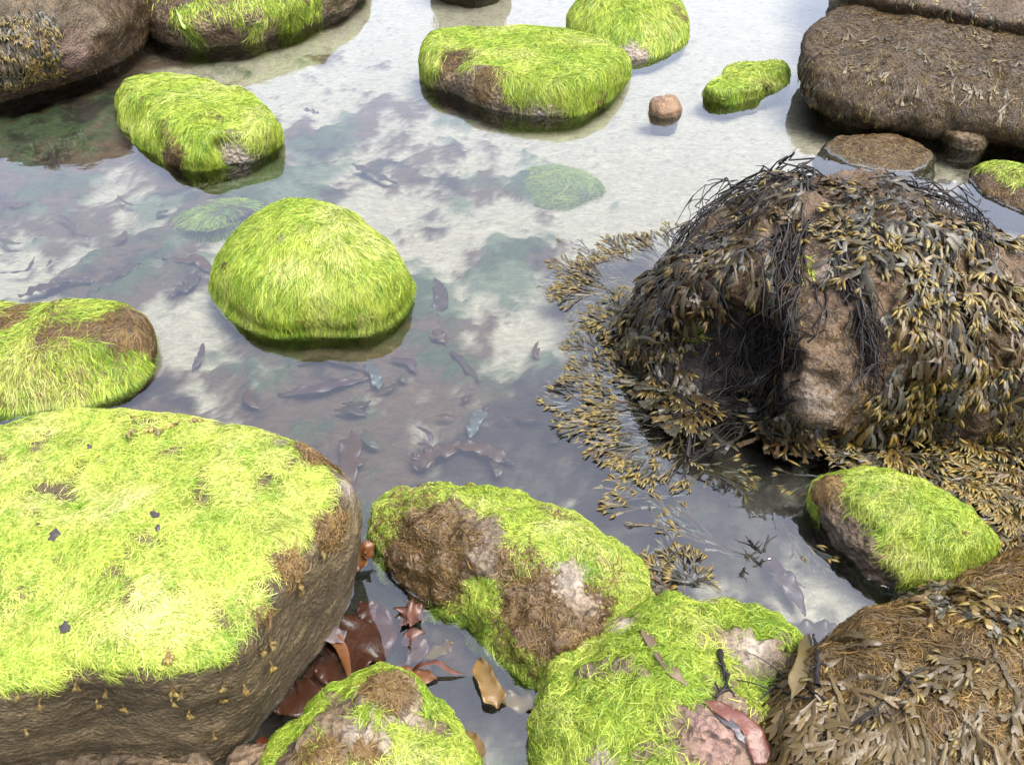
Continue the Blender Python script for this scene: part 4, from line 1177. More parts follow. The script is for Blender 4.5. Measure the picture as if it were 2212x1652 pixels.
# inner edge of the hollow
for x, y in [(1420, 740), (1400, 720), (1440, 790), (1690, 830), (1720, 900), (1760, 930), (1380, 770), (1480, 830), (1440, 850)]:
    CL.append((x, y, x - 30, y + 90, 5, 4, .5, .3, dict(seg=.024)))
for (x, y, hx, hy, n, lv, dk, tf, kw) in CL:
    kw = dict(kw); sz = rw.uniform(.85, 1.4); kw['seg'] = kw.get('seg', .028) * 1.1 * sz; kw['w'] = kw.get('w', .0095) * sz; kw['tip'] = .024 * sz; kw['tipw'] = .0036 * sz; kw['lift0'] = kw.get('lift0', .01) * 1.6; kw['dlift'] = .006; n = max(3, int(n * .85))
    clump(wr_s, x, y, rw, wr_o, n=n, head=(hx, hy), levels=lv, dark=dk * .92, tipfrac=tf, fan=.5, r=.02, **kw)
# black stems
for pts, n, arch in [([(1720, 380), (1640, 400), (1560, 440), (1490, 500), (1430, 570)], 10, .035), ([(1740, 400), (1660, 430), (1590, 480), (1530, 560), (1480, 640), (1450, 720)], 9, .03), ([(1690, 480), (1660, 560), (1640, 650), (1600, 740)], 7, .03),
                     ([(1780, 380), (1700, 365), (1620, 385), (1560, 420)], 6, .05), ([(1900, 390), (1980, 400), (2040, 440), (2080, 490), (2100, 540)], 6, .05), ([(1820, 540), (1850, 640), (1870, 740), (1870, 830)], 14, .012),
                     ([(1690, 540), (1680, 640), (1660, 740), (1640, 840), (1600, 920)], 9, .025), ([(1780, 620), (1740, 720), (1690, 800), (1620, 860), (1520, 920)], 7, .02), ([(1700, 860), (1620, 900), (1540, 920), (1460, 930)], 9, .01),
                     ([(1500, 560), (1450, 640), (1410, 720), (1390, 800)], 8, .02), ([(2060, 460), (2110, 520), (2150, 570)], 4, .03), ([(1430, 830), (1500, 880), (1580, 900)], 8, .01), ([(1650, 900), (1580, 960), (1500, 990), (1440, 1000)], 5, .0)]:
    stems(wr_s, pts, rw, wr_o, n=n, arch=arch)

# floating fans spreading from the boulder's foot over the water: plants of their own holdfast
WS = Water()
FAN = 'wrack plants afloat beside the draped boulder'


def floater(x, y, hx, hy, label, n=10, levels=5, seed=0, group=FAN, **kw):
    r = np.random.default_rng(500 + seed)
    d = dict(seg=.035, spread=.30, tip=.022, tipw=.0031, fan=.32, r=.02, lift0=.002, dlift=.0042, tipfrac=.9, dark=.8, w=.006)
    d.update(kw)
    o = clump(WS, x, y, r, None, name='floating_wrack', n=n, head=(hx, hy), levels=levels, **d)
    if o: tag(o, label, 'seaweed', group)
    return o


# fans at the left foot (attached to the boulder)
for x, y, hx, hy, n, lv in [(1400, 600, 1200, 530, 6, 5), (1380, 620, 1230, 600, 7, 5), (1360, 650, 1260, 640, 7, 5), (1440, 570, 1330, 505, 6, 5), (1460, 555, 1400, 500, 5, 4), (1360, 690, 1300, 700, 6, 4), (1330, 620, 1200, 570, 6, 4), (1300, 560, 1200, 520, 4, 3),
                            (1440, 860, 1180, 800, 8, 5), (1450, 880, 1200, 860, 8, 5), (1460, 900, 1200, 920, 8, 5), (1480, 930, 1300, 980, 7, 5), (1400, 830, 1230, 780, 6, 5), (1500, 950, 1420, 1010, 5, 4), (1380, 900, 1150, 860, 4, 5), (1400, 940, 1220, 960, 4, 4),
                            (1450, 800, 1350, 790, 6, 4)]:
    o = clump(WS, x, y, rw, wr_o, n=n, head=(hx, hy), levels=lv, fan=.34, r=.03, seg=.038, lift0=.007, dlift=.0045, w=.005, spread=.27, tip=.021, tipw=.0029, tipfrac=.95, dark=.8, bare=1)
    if o: o.name = 'wrack_fan'
# thick mat over the water at the right foot: nobody could count its plants
gm, gms = Geo(), Geo()
for i in range(60):
    x = rw.uniform(1890, 2240); y = rw.uniform(930, 1130)
    if y > 985 + (x - 1890) * .55 + 20: continue
    c = P(x, y, 0)
    n = 5
    hd = nz((P(x + rw.normal(-20, 70), y + 60, 0) - c)[None])
    hds = rotv(np.tile(hd, (n, 1)), np.tile(UP, (n, 1)), rw.normal(0, .6, (n, 1)))
    grow(gm, gms, WS, c + rw.normal(0, .03, (n, 3)) * np.array([1, 1, 0]), hds, rw, levels=4, seg=.024, lift0=.02, dlift=.006, w=.007, spread=.36, tipfrac=.95)
om = gm.build('floating_wrack_mat', M['wrack'])
tag(om, 'dense floating mat of yellow-tipped wrack between the draped boulder and the tilted green rock', 'seaweed', kind='stuff')

floater(1480, 1045, 1240, 1010, 'single olive wrack spray with forked tips, adrift in open water left of the dark hollow', n=3, levels=4, seed=1, fan=.2)
floater(1460, 1060, 1240, 1080, 'pale wrack spray just below another one, adrift above the brown-tangled hump', n=3, levels=4, seed=2, fan=.2)
floater(1475, 1035, 1420, 1050, 'little yellow-tipped wrack fan alone on dark water below the boulder hollow', n=2, levels=3, seed=3, fan=.2)
floater(1500, 1000, 1610, 1055, 'yellow wrack spray floating at the mouth of the dark hollow', n=4, levels=4, seed=4, fan=.3)
floater(1600, 1190, 1380, 1110, 'long wrack branch floating on its black stem above the bottom green rock', n=3, levels=5, seed=5, fan=.16, bare=1, seg=.036)
floater(1560, 1240, 1420, 1180, 'wrack branch with narrow tips afloat between the black twig and the long hump', n=4, levels=4, seed=6, fan=.35)
floater(1480, 1270, 1440, 1200, 'dense heap of swollen olive wrack tips where the long hump meets the bottom green rock', n=14, levels=4, seed=7, fan=.9, seg=.02, lift0=.015, dlift=.006)
floater(1400, 1270, 1440, 1240, 'brown wrack tips crowding against the right end of the long hump', n=9, levels=3, seed=8, fan=.9, seg=.018, lift0=.012, dlift=.005)
floater(1800, 1010, 1740, 1080, 'thin wrack sprigs afloat between the draped boulder and the tilted green rock', n=5, levels=4, seed=9, fan=.6)
floater(1700, 1120, 1740, 1180, 'two faint wrack tips just under the surface left of the tilted green rock', n=2, levels=3, seed=10, fan=.4, dark=.8)
floater(2190, 1080, 2100, 1140, 'thick wrack fronds afloat at the right edge above the brown matted boulder', n=10, levels=4, seed=11, fan=.8)
floater(2060, 1060, 2100, 1120, 'wrack fronds floating behind the tilted green rock', n=10, levels=4, seed=12, fan=.7)
for lab, x, y, hx, hy, sd in [('black wrack stem tips lying flat on the water off the left fan of the boulder', 1260, 605, 1180, 600, 13)]:
    floater(x, y, hx, hy, lab, n=4, levels=3, seed=sd, dark=.35, w=.003, tipfrac=.2)

# wrack on the other boulders
def drape(key, pts, n=6, levels=4, **kw):
    o, s = ROCKS[key]
    for (x, y, dx, dy) in pts:
        d = dict(seg=.03, lift0=.014, dark=.85, tipfrac=.8, fan=.4, r=.02, w=.008)
        d.update(kw)
        clump(s, x, y, rw, o, n=n, head=(x + dx, y + dy), levels=levels, **d)


drape('tl_brown', [(20, 20, 0, 90), (50, 40, 0, 90), (10, 70, 0, 80), (40, 95, 5, 70), (70, 70, 0, 90), (95, 60, 0, 80), (25, 130, 0, 60), (70, 120, 5, 60), (100, 110, 5, 60), (85, 15, 0, 80), (55, 5, 0, 80)], n=7, levels=4, seg=.026, tipfrac=.9)
drape('tr_ledge', [(1860, 12, 0, 20), (1920, 28, 0, 20), (1980, 40, 0, 20), (2040, 48, 0, 20), (2100, 55, 0, 20), (2160, 62, 0, 20), (1890, 5, 0, 20), (1950, 10, 0, 20), (2000, 20, 0, 20), (2060, 25, 0, 20), (1840, 5, -5, 20), (2130, 35, 0, 20)], n=7, levels=3, seg=.022, dark=1.2, tipfrac=.6)
drape('tr_big', [(1755, 120, -10, 60), (1750, 150, -8, 50), (1760, 180, 0, 40), (1770, 200, 0, 30), (1745, 175, 0, 40)], n=5, levels=3, seg=.02, dark=.7, tipfrac=.1, w=.005)
drape('br_brown', [(2020, 1290, -40, -10), (2060, 1275, 10, 10), (2100, 1290, 20, 20), (2050, 1310, -30, 10), (2110, 1320, 10, 30), (2150, 1330, 20, 20)], n=8, levels=3, seg=.016, dark=1.5, tipfrac=.3, w=.010, spread=.6)
drape('br_brown', [(1720, 1500, -30, 60), (1760, 1480, -20, 60), (1800, 1500, -30, 60), (1740, 1560, -20, 60), (1790, 1560, -20, 60), (1850, 1540, 0, 60), (1710, 1600, -20, 50), (1770, 1620, 0, 40), (1840, 1600, 0, 50), (1900, 1600, 10, 50), (1960, 1580, 20, 50), (1730, 1450, -40, 20),
                   (1900, 1540, -20, 50), (2080, 1560, 20, 60), (2150, 1600, 10, 50), (1700, 1540, -30, 50), (1830, 1640, 0, 30), (2040, 1620, 0, 40), (1880, 1480, -40, 40), (1950, 1500, -30, 40)], n=5, levels=3, seg=.048, dark=.75, tipfrac=.03, w=.0085, spread=.36, lift0=.014, tone=np.array([.17, .11, .028]))
drape('pink', [(2100, 860, -10, 60), (2150, 870, 0, 60), (2200, 870, 0, 60), (2080, 880, -20, 50), (2120, 890, 0, 50), (2180, 890, 0, 50)], n=7, levels=3, seg=.02, tipfrac=.95, dark=1.1)
o, s = ROCKS['beyond']
for x, y in [(950, -130), (980, -120), (1010, -118), (1040, -118), (1070, -128), (990, -100), (1030, -95), (960, -100), (1060, -105)]:
    clump(s, x, y, rw, o, n=5, head=(x + (x - 1010), y + 20), levels=3, fan=.6, r=.02, seg=.02, dark=1.0, lift0=.03)
o, s = ROCKS['br_brown']
for pts, n, arch in [([(1760, 1500), (1700, 1480), (1660, 1500), (1640, 1520)], 2, .03), ([(1980, 1450), (1900, 1560), (1800, 1620)], 2, .02), ([(1960, 1400), (1940, 1460), (1930, 1520)], 1, .02), ([(1760, 1600), (1850, 1560), (1950, 1540)], 2, .03)]:
    stems(s, pts, rw, o, n=n, arch=arch * .4, rad=.0022, jitter=12)

# more black stems over the mouth of the hollow
for pts, n, arch in [([(1600, 560), (1560, 660), (1540, 760), (1500, 860)], 5, .03), ([(1560, 600), (1600, 700), (1630, 820), (1640, 940)], 4, .04), ([(1460, 620), (1420, 700), (1400, 780), (1420, 850)], 6, .02),
                     ([(1640, 760), (1560, 850), (1480, 900), (1380, 930)], 12, .02), ([(1700, 820), (1640, 880), (1560, 930), (1470, 950)], 12, .015), ([(1520, 440), (1450, 500), (1390, 560)], 8, .03),
                     ([(1660, 360), (1600, 380), (1530, 420), (1470, 470)], 6, .06), ([(1960, 400), (2040, 430), (2090, 480), (2130, 560)], 5, .05)]:
    stems(wr_s, pts, rw, wr_o, n=n, arch=arch)

for x, y in [(1440, 620), (1420, 660), (1400, 700), (1420, 760), (1450, 820), (1500, 600), (1540, 580), (1380, 740), (1600, 560), (1640, 540), (1470, 600), (1500, 860), (1540, 900), (1600, 930), (1660, 900)]:
    clump(wr_s, x, y, rw, wr_o, n=5, head=(x - 25 + rw.normal(0, 15), y + 100), levels=4, dark=.5, tipfrac=.45, fan=.45, r=.03, seg=.034, w=.010, lift0=.03, dlift=.006, tip=.026, tipw=.0036)
drape('bl_big', [(30, 1460, -5, 30), (120, 1450, 0, 30), (160, 1455, 3, 40), (295, 1450, 0, 30), (200, 1480, -8, 30), (430, 1470, 0, 30), (510, 1450, 0, 40), (490, 1500, 0, 30), (360, 1500, 20, 20), (410, 1530, 0, 30), (560, 1400, 10, 40), (590, 1360, 10, 40), (230, 1500, 5, 30), (540, 1460, 5, 40), (600, 1330, 10, 40),
                 (90, 1500, -5, 30), (330, 1480, 10, 30), (140, 1540, 0, 20), (460, 1560, 0, 20), (280, 1520, 0, 20), (570, 1430, 0, 30), (650, 1250, 10, 30), (690, 1190, 10, 30), (620, 1290, 5, 30)], n=1, levels=2, seg=.009, w=.005, dark=1.1, tipfrac=1.0, tip=.012, tipw=.0032, lift0=.004, tone=np.array([.2, .13, .035]))
drape('bl_big', [(450, 905, -5, 8), (470, 908, 5, 8), (500, 912, 8, 8), (590, 932, 8, 8), (640, 955, 8, 8), (750, 1020, 8, 8), (400, 905, 0, 8), (300, 918, 0, 8)], n=3, levels=2, seg=.010, w=.006, dark=1.5, tipfrac=.8, tip=.012, tipw=.0034, lift0=.01, dlift=.008, tone=np.array([.2, .13, .035]))

for pts, n, arch in [([(1705, 430), (1700, 540), (1705, 660), (1700, 780), (1680, 900)], 12, .015), ([(1740, 470), (1725, 600), (1720, 740), (1700, 860)], 6, .015), ([(1840, 560), (1862, 660), (1872, 760), (1880, 860)], 10, .012)]:
    stems(wr_s, pts, rw, wr_o, n=n, arch=arch, jitter=14)
for x, y in [(1700, 620), (1705, 720), (1690, 800), (1740, 900), (1700, 560)]:
    clump(wr_s, x, y, rw, wr_o, n=4, head=(x - 8 + rw.normal(0, 10), y + 90), levels=3, dark=.7, tipfrac=.5, fan=.4, r=.02, seg=.034, w=.010, lift0=.02, dlift=.006, tip=.026, tipw=.0036)

for pts, n, arch in [([(1620, 440), (1570, 400), (1530, 430), (1500, 490)], 4, .07), ([(1760, 420), (1740, 370), (1690, 370), (1640, 410)], 5, .07), ([(1980, 430), (2050, 420), (2090, 470), (2100, 530)], 4, .07)]:
    stems(wr_s, pts, rw, wr_o, n=n, arch=arch)

rb = np.random.default_rng(31)
drape('br_brown', [(rb.uniform(1800, 2200), rb.uniform(1400, 1640), rb.normal(-30, 25), rb.uniform(20, 60)) for _ in range(13)], n=3, levels=3, seg=.030, dark=.7, tipfrac=.35, w=.009, spread=.45, lift0=.008, tip=.02, tipw=.0034, tone=np.array([.17, .115, .03]))
drape('tr_big', [(rb.uniform(1800, 2200), rb.uniform(60, 240), rb.normal(-5, 10), 30) for _ in range(26)], n=3, levels=2, seg=.03, dark=.9, tipfrac=.2, w=.008, lift0=.003, dlift=.002, tone=np.array([.13, .095, .035]))
# ------------------------------------------------------------------ kelp, scraps and small things
KELP = dict(red=(.13, .035, .012), orange=(.20, .075, .02), brown=(.12, .06, .022), grey=(.24, .21, .15), pink=(.17, .075, .05), amber=(.26, .16, .05), olive=(.19, .14, .05), black=(.03, .025, .025))


def blade(pts, w, tone, label, name='kelp_blade', cat='seaweed', group=None, seed=0, ruffle=.10, curl=.0, stalk=0, tipk=.15, K=34, S=9, thick=.0012):
    """a strap of weed through measured points (px, py, z); closed thin solid with a ruffled rim"""
    r = np.random.default_rng(900 + seed)
    Q = np.array([P(x, y, z) for x, y, z in pts])
    t = np.linspace(0, len(Q) - 1, K)
    path = np.stack([np.interp(t, np.arange(len(Q)), Q[:, k]) for k in range(3)], 1)
    for _ in range(4):
        path[1:-1] = .25 * path[:-2] + .5 * path[1:-1] + .25 * path[2:]
    p = path[None]
    side, nr = frame_of(p)
    side, nr = side[0], nr[0]
    u = np.linspace(0, 1, K)
    wd = w * (1 - (1 - tipk) * sst(.75, 1, u)) * (sst(-.05, .3 if stalk == 0 else .6, u) * (1 - .12) + .12) * (1 + .12 * np.sin(u * r.uniform(6, 12) + r.uniform(0, 6)))
    v = np.linspace(-1, 1, S)
    ph = r.uniform(0, 6, 3)
    rim = np.abs(v)[None] ** 2
    wave = ruffle * w * rim * (np.sin(u * 26 + ph[0])[:, None] * np.sign(v)[None] * .6 + np.sin(u * 15 + ph[1])[:, None] * .5)
    cup = .35 * curl * w * (v[None] ** 2) * np.ones((K, 1))
    jag = 1 + .03 * r.normal(0, 1, (K, 1)) * rim
    top = path[:, None] + side[:, None] * (wd[:, None] * .5 * v[None] * jag)[..., None] + nr[:, None] * (wave + cup)[..., None]
    bot = top - nr[:, None] * thick * (1 - .8 * rim)[..., None]
    V = np.concatenate([top.reshape(-1, 3), bot.reshape(-1, 3)])
    idx = np.arange(K * S).reshape(K, S)
    F1 = np.stack([idx[:-1, :-1], idx[:-1, 1:], idx[1:, 1:], idx[1:, :-1]], -1).reshape(-1, 4)
    F2 = F1[:, ::-1] + K * S
    e = []
    for line in (idx[:, 0], idx[::-1, -1], idx[-1, :], idx[0, ::-1]):
        e.append(np.stack([line[:-1], line[1:], line[1:] + K * S, line[:-1] + K * S], -1))
    c = np.array(KELP[tone] if isinstance(tone, str) else tone)
    if name in ('sunken_kelp', 'weed_scrap'):
        c = c * np.array([.62, .75, 1.0])      # old drowned pieces are dull
    col = c * (1 + .25 * fbm(V, 30, 3, seed)[:, None]) * (1 + .12 * np.tile(np.tile(v, K), 2)[:, None])
    g = Geo(); g.add(V, np.concatenate([F1, F2] + e), col)
    o = g.build(name, M['kelp'])
    return tag(o, label, cat, group)


# the little pool beside the largest boulder
blade([(800, 1300, -.03), (790, 1370, -.02), (740, 1430, -.02), (690, 1470, -.03)], .13, 'red', 'broad dark red-brown kelp sheet under water beside the largest boulder', seed=1, ruffle=.2)
blade([(650, 1420, -.05), (740, 1460, -.04), (800, 1440, -.03)], .10, 'red', 'red-brown kelp sheet lying deeper under the broad one in the small pool', seed=2)
blade([(660, 1352, .01), (700, 1366, .02), (745, 1378, .012)], .036, (.22, .17, .17), 'pale grey-mauve kelp strap folded against the foot of the largest boulder', seed=3, curl=.25, tipk=.9)
blade([(760, 1480, .004), (740, 1400, .01), (700, 1350, .02), (740, 1290, .01)], .022, 'orange', 'narrow orange-edged kelp strip along the waterline of the largest boulder', seed=4, tipk=.4)
blade([(850, 1448, .02), (890, 1455, .012), (945, 1465, .006)], .030, 'orange', 'orange kelp blade floating behind the small green and tan rock', seed=5)
blade([(885, 1452, .005), (905, 1435, .03), (945, 1428, .03), (975, 1450, .012), (1005, 1455, .005)], .010, 'red', 'thin curled brown kelp stalk arching over the water of the small pool', seed=6, ruffle=.05)
blade([(1035, 1425, .0), (1045, 1460, .01), (1065, 1500, .012), (1075, 1530, .004)], .042, 'amber', 'translucent tan kelp blade with a curled edge, upright in the small pool', seed=7, curl=.5)
blade([(1065, 1500, -.02), (1140, 1520, -.004), (1200, 1530, .0)], .035, 'amber', 'tan ruffled kelp blade flat on the water left of the bottom green rock', seed=8, ruffle=.3)
blade([(865, 1345, -.01), (880, 1325, .012), (925, 1335, -.012)], .050, 'pink', 'pink crinkled weed blade breaking the surface in the small pool', seed=9, curl=.4, ruffle=.3)
blade([(870, 1392, -.012), (890, 1375, .006), (905, 1400, -.02), (880, 1440, -.04)], .045, 'pink', 'pinkish kelp blade with a dark folded tip, half sunk in the small pool', seed=10, curl=.3)
blade([(910, 1420, -.03), (960, 1400, -.01), (975, 1385, .004)], .03, 'amber', 'pale amber kelp tip rising at an angle through the small pool', seed=11)
blade([(835, 1345, -.03), (800, 1320, -.02), (775, 1300, -.02)], .05, 'red', 'dark red kelp lobe tucked under the foot of the long hump', seed=12)
blade([(800, 1205, .02), (790, 1180, .05), (780, 1200, .03), (775, 1235, .01)], .035, 'orange', 'crumpled orange-red kelp scrap wedged between the largest boulder and the long hump', seed=13, curl=.4)
blade([(1000, 1580, .0), (1030, 1610, .012), (1028, 1652, .02)], .03, 'amber', 'ochre kelp tip sticking up at the right edge of the green and tan rock', seed=14, curl=.3)
blade([(850, 1330, -.06), (900, 1420, -.06), (880, 1500, -.06)], .08, 'pink', 'faded pink kelp lying on the floor of the small pool', seed=15)
blade([(560, 1590, .03), (575, 1620, .04), (590, 1650, .03)], .03, 'red', 'dark red weed scrap on the crusted stones at the bottom edge', seed=16)
blade([(550, 1500, -.02), (640, 1510, -.02), (700, 1480, -.02)], .07, 'red', 'blackish red kelp lying in the shadowed cleft under the largest boulder', seed=17)
# straps lying on the rocks
def lay(key, pts, w, tone, label, up=.006, **kw):
    s = ROCKS[key][1]
    out = []
    for x, y in pts:
        h = s.hit(x, y)
        z = (h[2] + up) if h is not None else .01
        # keep the measured direction of view: put the point on the stone
        out.append((x, y, z))
    return blade(out, w, tone, label, **kw)


lay('bottom_green', [(1385, 1340), (1395, 1370), (1430, 1420), (1455, 1450), (1485, 1480)], .020, (.22, .15, .09), 'brown kelp strap lying across the bottom green rock from its pale knob', seed=20, tipk=.3)
lay('bottom_green', [(1520, 1515), (1570, 1535), (1620, 1570), (1640, 1610), (1645, 1650)], .034, (.22, .075, .05), 'red-brown kelp strap curving over the pinkish bare patch of the bottom rock', seed=21, tipk=.8)
lay('bottom_green', [(1545, 1540), (1590, 1570), (1610, 1605)], .016, (.12, .11, .12), 'short slate-grey strap beside the red-brown kelp strap', seed=22)
lay('br_brown', [(1745, 1370), (1740, 1410), (1725, 1460), (1710, 1510)], .028, 'olive', 'mottled yellow-olive kelp strap standing at the left edge of the matted brown boulder', up=.02, seed=23, curl=.3)
lay('tl_green', [(380, 20), (400, 60), (420, 90)], .022, (.30, .5, .04), 'long bright green weed strand hanging down the top edge boulder', seed=24)
# sunken straps on the sand
SUNK = [((40, 640), (90, 620), (150, 608), 'red', 'red-brown kelp strap lying on clean sand at the left edge', .04), ((90, 615), (160, 600), (205, 607), 'pink', 'shorter pinkish strap overlapping the end of the red-brown strap at left', .03),
        ((0, 590), (60, 585), (75, 555), 'brown', 'thin brown weed curve around the pale sand patch at the left edge', .012), ((190, 640), (250, 590), (310, 565), 'brown', 'brown kelp among green film right of the pale sand patch', .05),
        ((370, 640), (410, 610), (430, 580), 'brown', 'brown kelp blade on the bed left of the dome-shaped boulder', .045), ((350, 560), (430, 560), (460, 590), 'orange', 'tan kelp blade partly under the left of the dome-shaped boulder', .04), ((415, 800), (432, 770), (440, 740), 'pink', 'small pink pointed blade on bare sand above the largest boulder', .02),
        ((600, 850), (700, 835), (800, 815), 'pink', 'long faded kelp strap slanting on the bed below the dome-shaped boulder', .03), ((620, 790), (700, 770), (800, 800), 'brown', 'curved brown ribbon on the bed just under the dome boulder reflection', .02),
        ((735, 1090), (755, 1000), (760, 930), 'orange', 'upright orange-brown kelp blade off the right end of the largest boulder', .055), ((790, 780), (812, 810), (820, 840), 'grey', 'pale oblong kelp piece below the right side of the dome boulder', .035),
        ((930, 735), (945, 720), (965, 740), 'orange', 'small curled orange scrap on the bed right of the dome boulder', .04), ((960, 750), (990, 770), (1040, 830), 'brown', 'dark narrow kelp strap crossing the sand in mid pool', .02), ((1015, 945), (1025, 910), (1050, 880), 'grey', 'pale grey-green S-shaped kelp blade in mid pool', .035),
        ((900, 1000), (930, 980), (1000, 960), 'orange', 'rusty kelp blade above the long hump, the left one of two', .05), ((960, 960), (1040, 965), (1110, 1000), 'orange', 'rusty kelp blade above the long hump, reaching right of its twin', .04), ((890, 1010), (915, 990), (905, 975), 'orange', 'broad rusty kelp lobe on the bed left of the two rusty blades', .06),
        ((1650, 1190), (1700, 1250), (1740, 1330), 'pink', 'long pinkish-brown strap running down the sand by the tilted green rock', .035), ((1740, 1270), (1690, 1240), (1660, 1230), 'brown', 'thin curved brown weed across the sand by the tilted green rock', .012), ((1700, 1370), (1780, 1360), (1830, 1370), 'brown', 'brown weed on the bed at the edge of the matted brown boulder', .05),
        ((760, 355), (800, 370), (860, 400), 'brown', 'dark kelp strap on the bed right of the ridged boulder', .035), ((655, 235), (675, 240), (690, 246), 'brown', 'small dark oval scrap on pale sand right of the ridged boulder', .03), ((940, 600), (955, 640), (945, 680), 'brown', 'dark torn weed scrap on sand right of the dome boulder', .045)]
for i, (a, b, c, tone, lab, w) in enumerate(SUNK):
    z = BED_Z + .03
    blade([(a[0], a[1], z), (b[0], b[1], z + .012), (c[0], c[1], z)], w, tone, lab, name='sunken_kelp', seed=40 + i, ruffle=.2, group='kelp pieces lying on the pool bed')
rk = np.random.default_rng(5)
for i in range(36):
    x = rk.uniform(560, 1250); y = rk.uniform(760, 1050)
    if i >= 26: x = rk.uniform(40, 460); y = rk.uniform(380, 640)
    a = rk.uniform(0, 6.28); L = rk.uniform(25, 80)
    z = BED_Z + .03
    blade([(x, y, z), (x + math.cos(a) * L * .5, y + math.sin(a) * L * .3, z + .01), (x + math.cos(a + .4) * L, y + math.sin(a + .4) * L * .6, z)], rk.uniform(.008, .028), rk.choice(['brown', 'pink', 'orange', 'olive', 'brown']),
          'drowned brown weed scrap among many on the pool bed', name='weed_scrap', seed=100 + i, group='weed scraps littering the pool bed', K=14, S=5)


# dark flakes on the largest boulder, twigs, snail
def flake(key, x, y, size, label, seed, name='dark_flake', tone=(.06, .05, .05)):
    s = ROCKS[key][1]; h = s.hit(x, y)
    r = np.random.default_rng(seed)
    m = 11
    th = np.arange(m) / m * 2 * np.pi
    rr = size * r.uniform(.6, 1.25, m)
    xy = np.stack([np.cos(th) * rr * 1.0, np.sin(th) * rr * .7], 1)
    rot = r.uniform(0, 3)
    xy = xy @ np.array([[math.cos(rot), -math.sin(rot)], [math.sin(rot), math.cos(rot)]])
    sp, sn = s.snap(h + np.column_stack([xy, np.zeros(m)]))
    top = sp + sn * .0045; bot = sp + sn * .0025
    ct, cb = top.mean(0) + sn.mean(0) * .002, bot.mean(0)
    V = np.concatenate([top, bot, [ct, cb]])
    i = np.arange(m); j = (i + 1) % m
    F = np.concatenate([np.stack([i, j, np.full(m, 2 * m)], 1), np.stack([j + m, i + m, np.full(m, 2 * m + 1)], 1)])
    F4 = np.stack([i, i + m, j + m, j], 1)
    g = Geo(); n0 = len(V)
    g.v.append(V); g.c.append(np.tile(np.array(tone), (n0, 1))); g.f += [F, F4]; g.n = n0
    o = g.build(name, M['stipe'], smooth=False)
    return tag(o, label, 'weed scrap', 'dark flakes on the largest boulder')


flake('bl_big', 118, 1158, .013, 'blackish flake left of the middle on the top of the largest boulder', 1)
flake('bl_big', 335, 1115, .011, 'ragged black flake near the centre of the largest boulder top', 2)
flake('bl_big', 142, 1357, .013, 'dark upright flake near the front rim of the largest boulder', 3)
flake('bl_big', 342, 1142, .006, 'tiny black speck just below the ragged flake', 4)
flake('bl_big', 193, 967, .007, 'tiny black chip near the back rim of the largest boulder', 5)
flake('bl_big', 82, 1135, .004, 'smallest black speck left on the largest boulder top', 6)


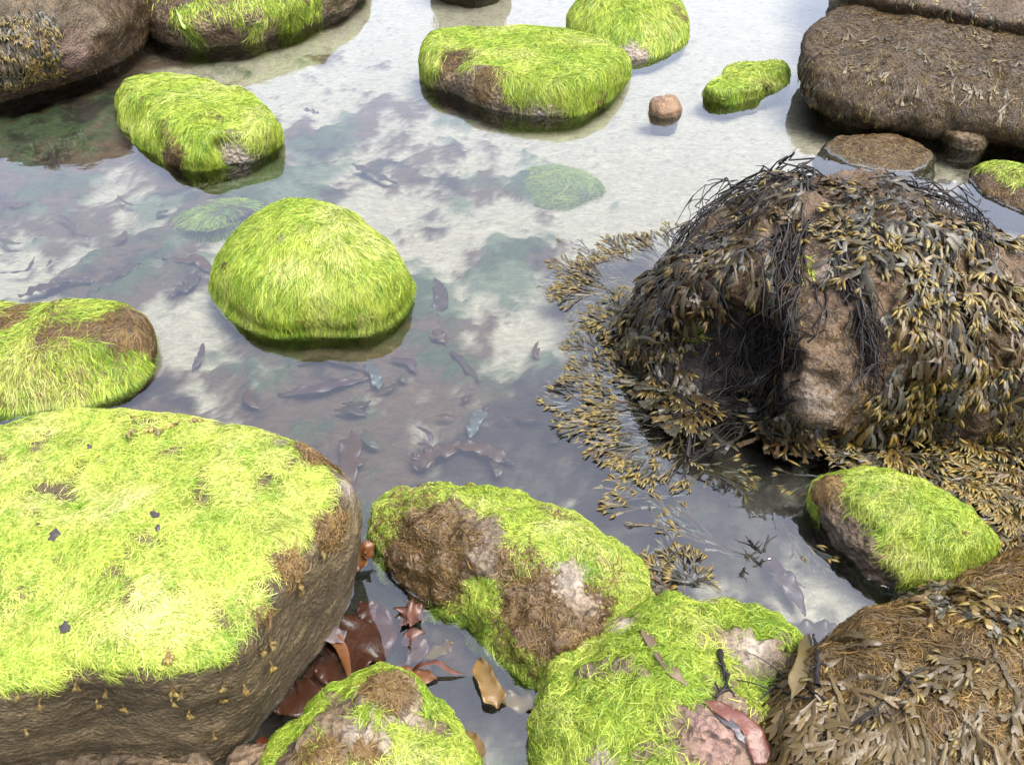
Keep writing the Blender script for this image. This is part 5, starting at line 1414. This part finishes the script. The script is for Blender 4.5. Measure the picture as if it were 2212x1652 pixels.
def twig(pts, label, rad=.004, seed=0, sprigs=8, key=None, up=.012, Ls=(.015, .04)):
    r = np.random.default_rng(seed)
    Q = []
    for q in pts:
        if key:
            h = ROCKS[key][1].hit(q[0], q[1]); z = (h[2] if h is not None else 0) + up
            Q.append(P(q[0], q[1], z))
        else: Q.append(P(*q))
    Q = np.array(Q); K = 18
    t = np.linspace(0, len(Q) - 1, K)
    path = np.stack([np.interp(t, np.arange(len(Q)), Q[:, k]) for k in range(3)], 1)
    path[1:-1] = .25 * path[:-2] + .5 * path[1:-1] + .25 * path[2:]
    path[1:-1] += r.normal(0, .0012, (K - 2, 3))
    g = Geo()
    s, u = frame_of(path[None])
    rr = (rad * np.linspace(1, .5, K) * (1 + .25 * r.normal(0, 1, K)))[None]
    tubes(g, path[None], s, u, rr, rr, np.tile(W_STEM * .9, (1, K, 1)), 6)
    for i in range(sprigs):
        k = r.integers(2, K - 2)
        d = nz(r.normal(0, 1, (1, 3)))[0] * np.array([1, 1, .6]); d[2] = abs(d[2]) * .7
        m = 6; L = r.uniform(*Ls)
        q = path[k] + np.linspace(0, 1, m)[:, None] * d * L + r.normal(0, .001, (m, 3)) * np.linspace(0, 1, m)[:, None]
        s, u = frame_of(q[None])
        rr = (rad * .55 * np.linspace(1, .35, m))[None]
        tubes(g, q[None], s, u, rr, rr, np.tile(W_STEM * .9, (1, m, 1)), 5)
    o = g.build('black_twig', M['stipe'])
    return tag(o, label, 'twig')


twig([(1555, 1405), (1562, 1440), (1575, 1460), (1560, 1490), (1545, 1505)], 'gnarled black weed twig lying on the bottom green rock', .005, 1, 7, key='bottom_green')
twig([(1620, 1165, .03), (1625, 1180, .015), (1650, 1195, .02), (1660, 1155, .04)], 'black branched twig poking out of the water left of the tilted green rock', .004, 2, 12)
twig([(1600, 1240, .002), (1610, 1225, .012)], 'short black stub on the water below the branched black twig', .004, 3, 2, Ls=(.01, .02))
twig([(1765, 1480), (1765, 1410), (1757, 1370)], 'dark forked stem rising at the left edge of the matted brown boulder', .005, 4, 3, key='br_brown', up=.02)


def snail(c, size, tone, label, name='periwinkle_snail'):
    """coiled shell: a tube widening along a short spiral, its apex raised"""
    T, S = 40, 12
    a = np.linspace(0, 2.6 * 2 * np.pi, T)
    k = np.exp((a - a[-1]) * .13)
    ctr = np.stack([np.cos(a) * k * size * .55, np.sin(a) * k * size * .55, (1 - k) * size * .9 + size * .35], 1) + c
    rad = size * .52 * k
    rdir = np.stack([np.cos(a), np.sin(a), np.zeros(T)], 1)
    th = np.arange(S) / S * 2 * np.pi
    V = ctr[:, None] + rdir[:, None] * (rad[:, None] * np.cos(th))[..., None] + UP * (rad[:, None] * np.sin(th))[..., None]
    idx = np.arange(T * S).reshape(T, S); i2 = np.roll(idx, -1, 1)
    F = np.stack([idx[:-1], i2[:-1], i2[1:], idx[1:]], -1).reshape(-1, 4)
    g = Geo(); g.add(V.reshape(-1, 3), F, np.array(tone))
    return tag(g.build(name, M['shell']), label, 'sea snail')


h = wr_s.hit(1548, 763)
snail(h + np.array([0, -.012, .004]), .007, (1.0, .55, .28), 'tiny orange snail shell bright against the dark hollow')
snail(P(1662, 1208, .0), .0035, (.9, .88, .8), 'tiny white snail shell among the heaped wrack tips')
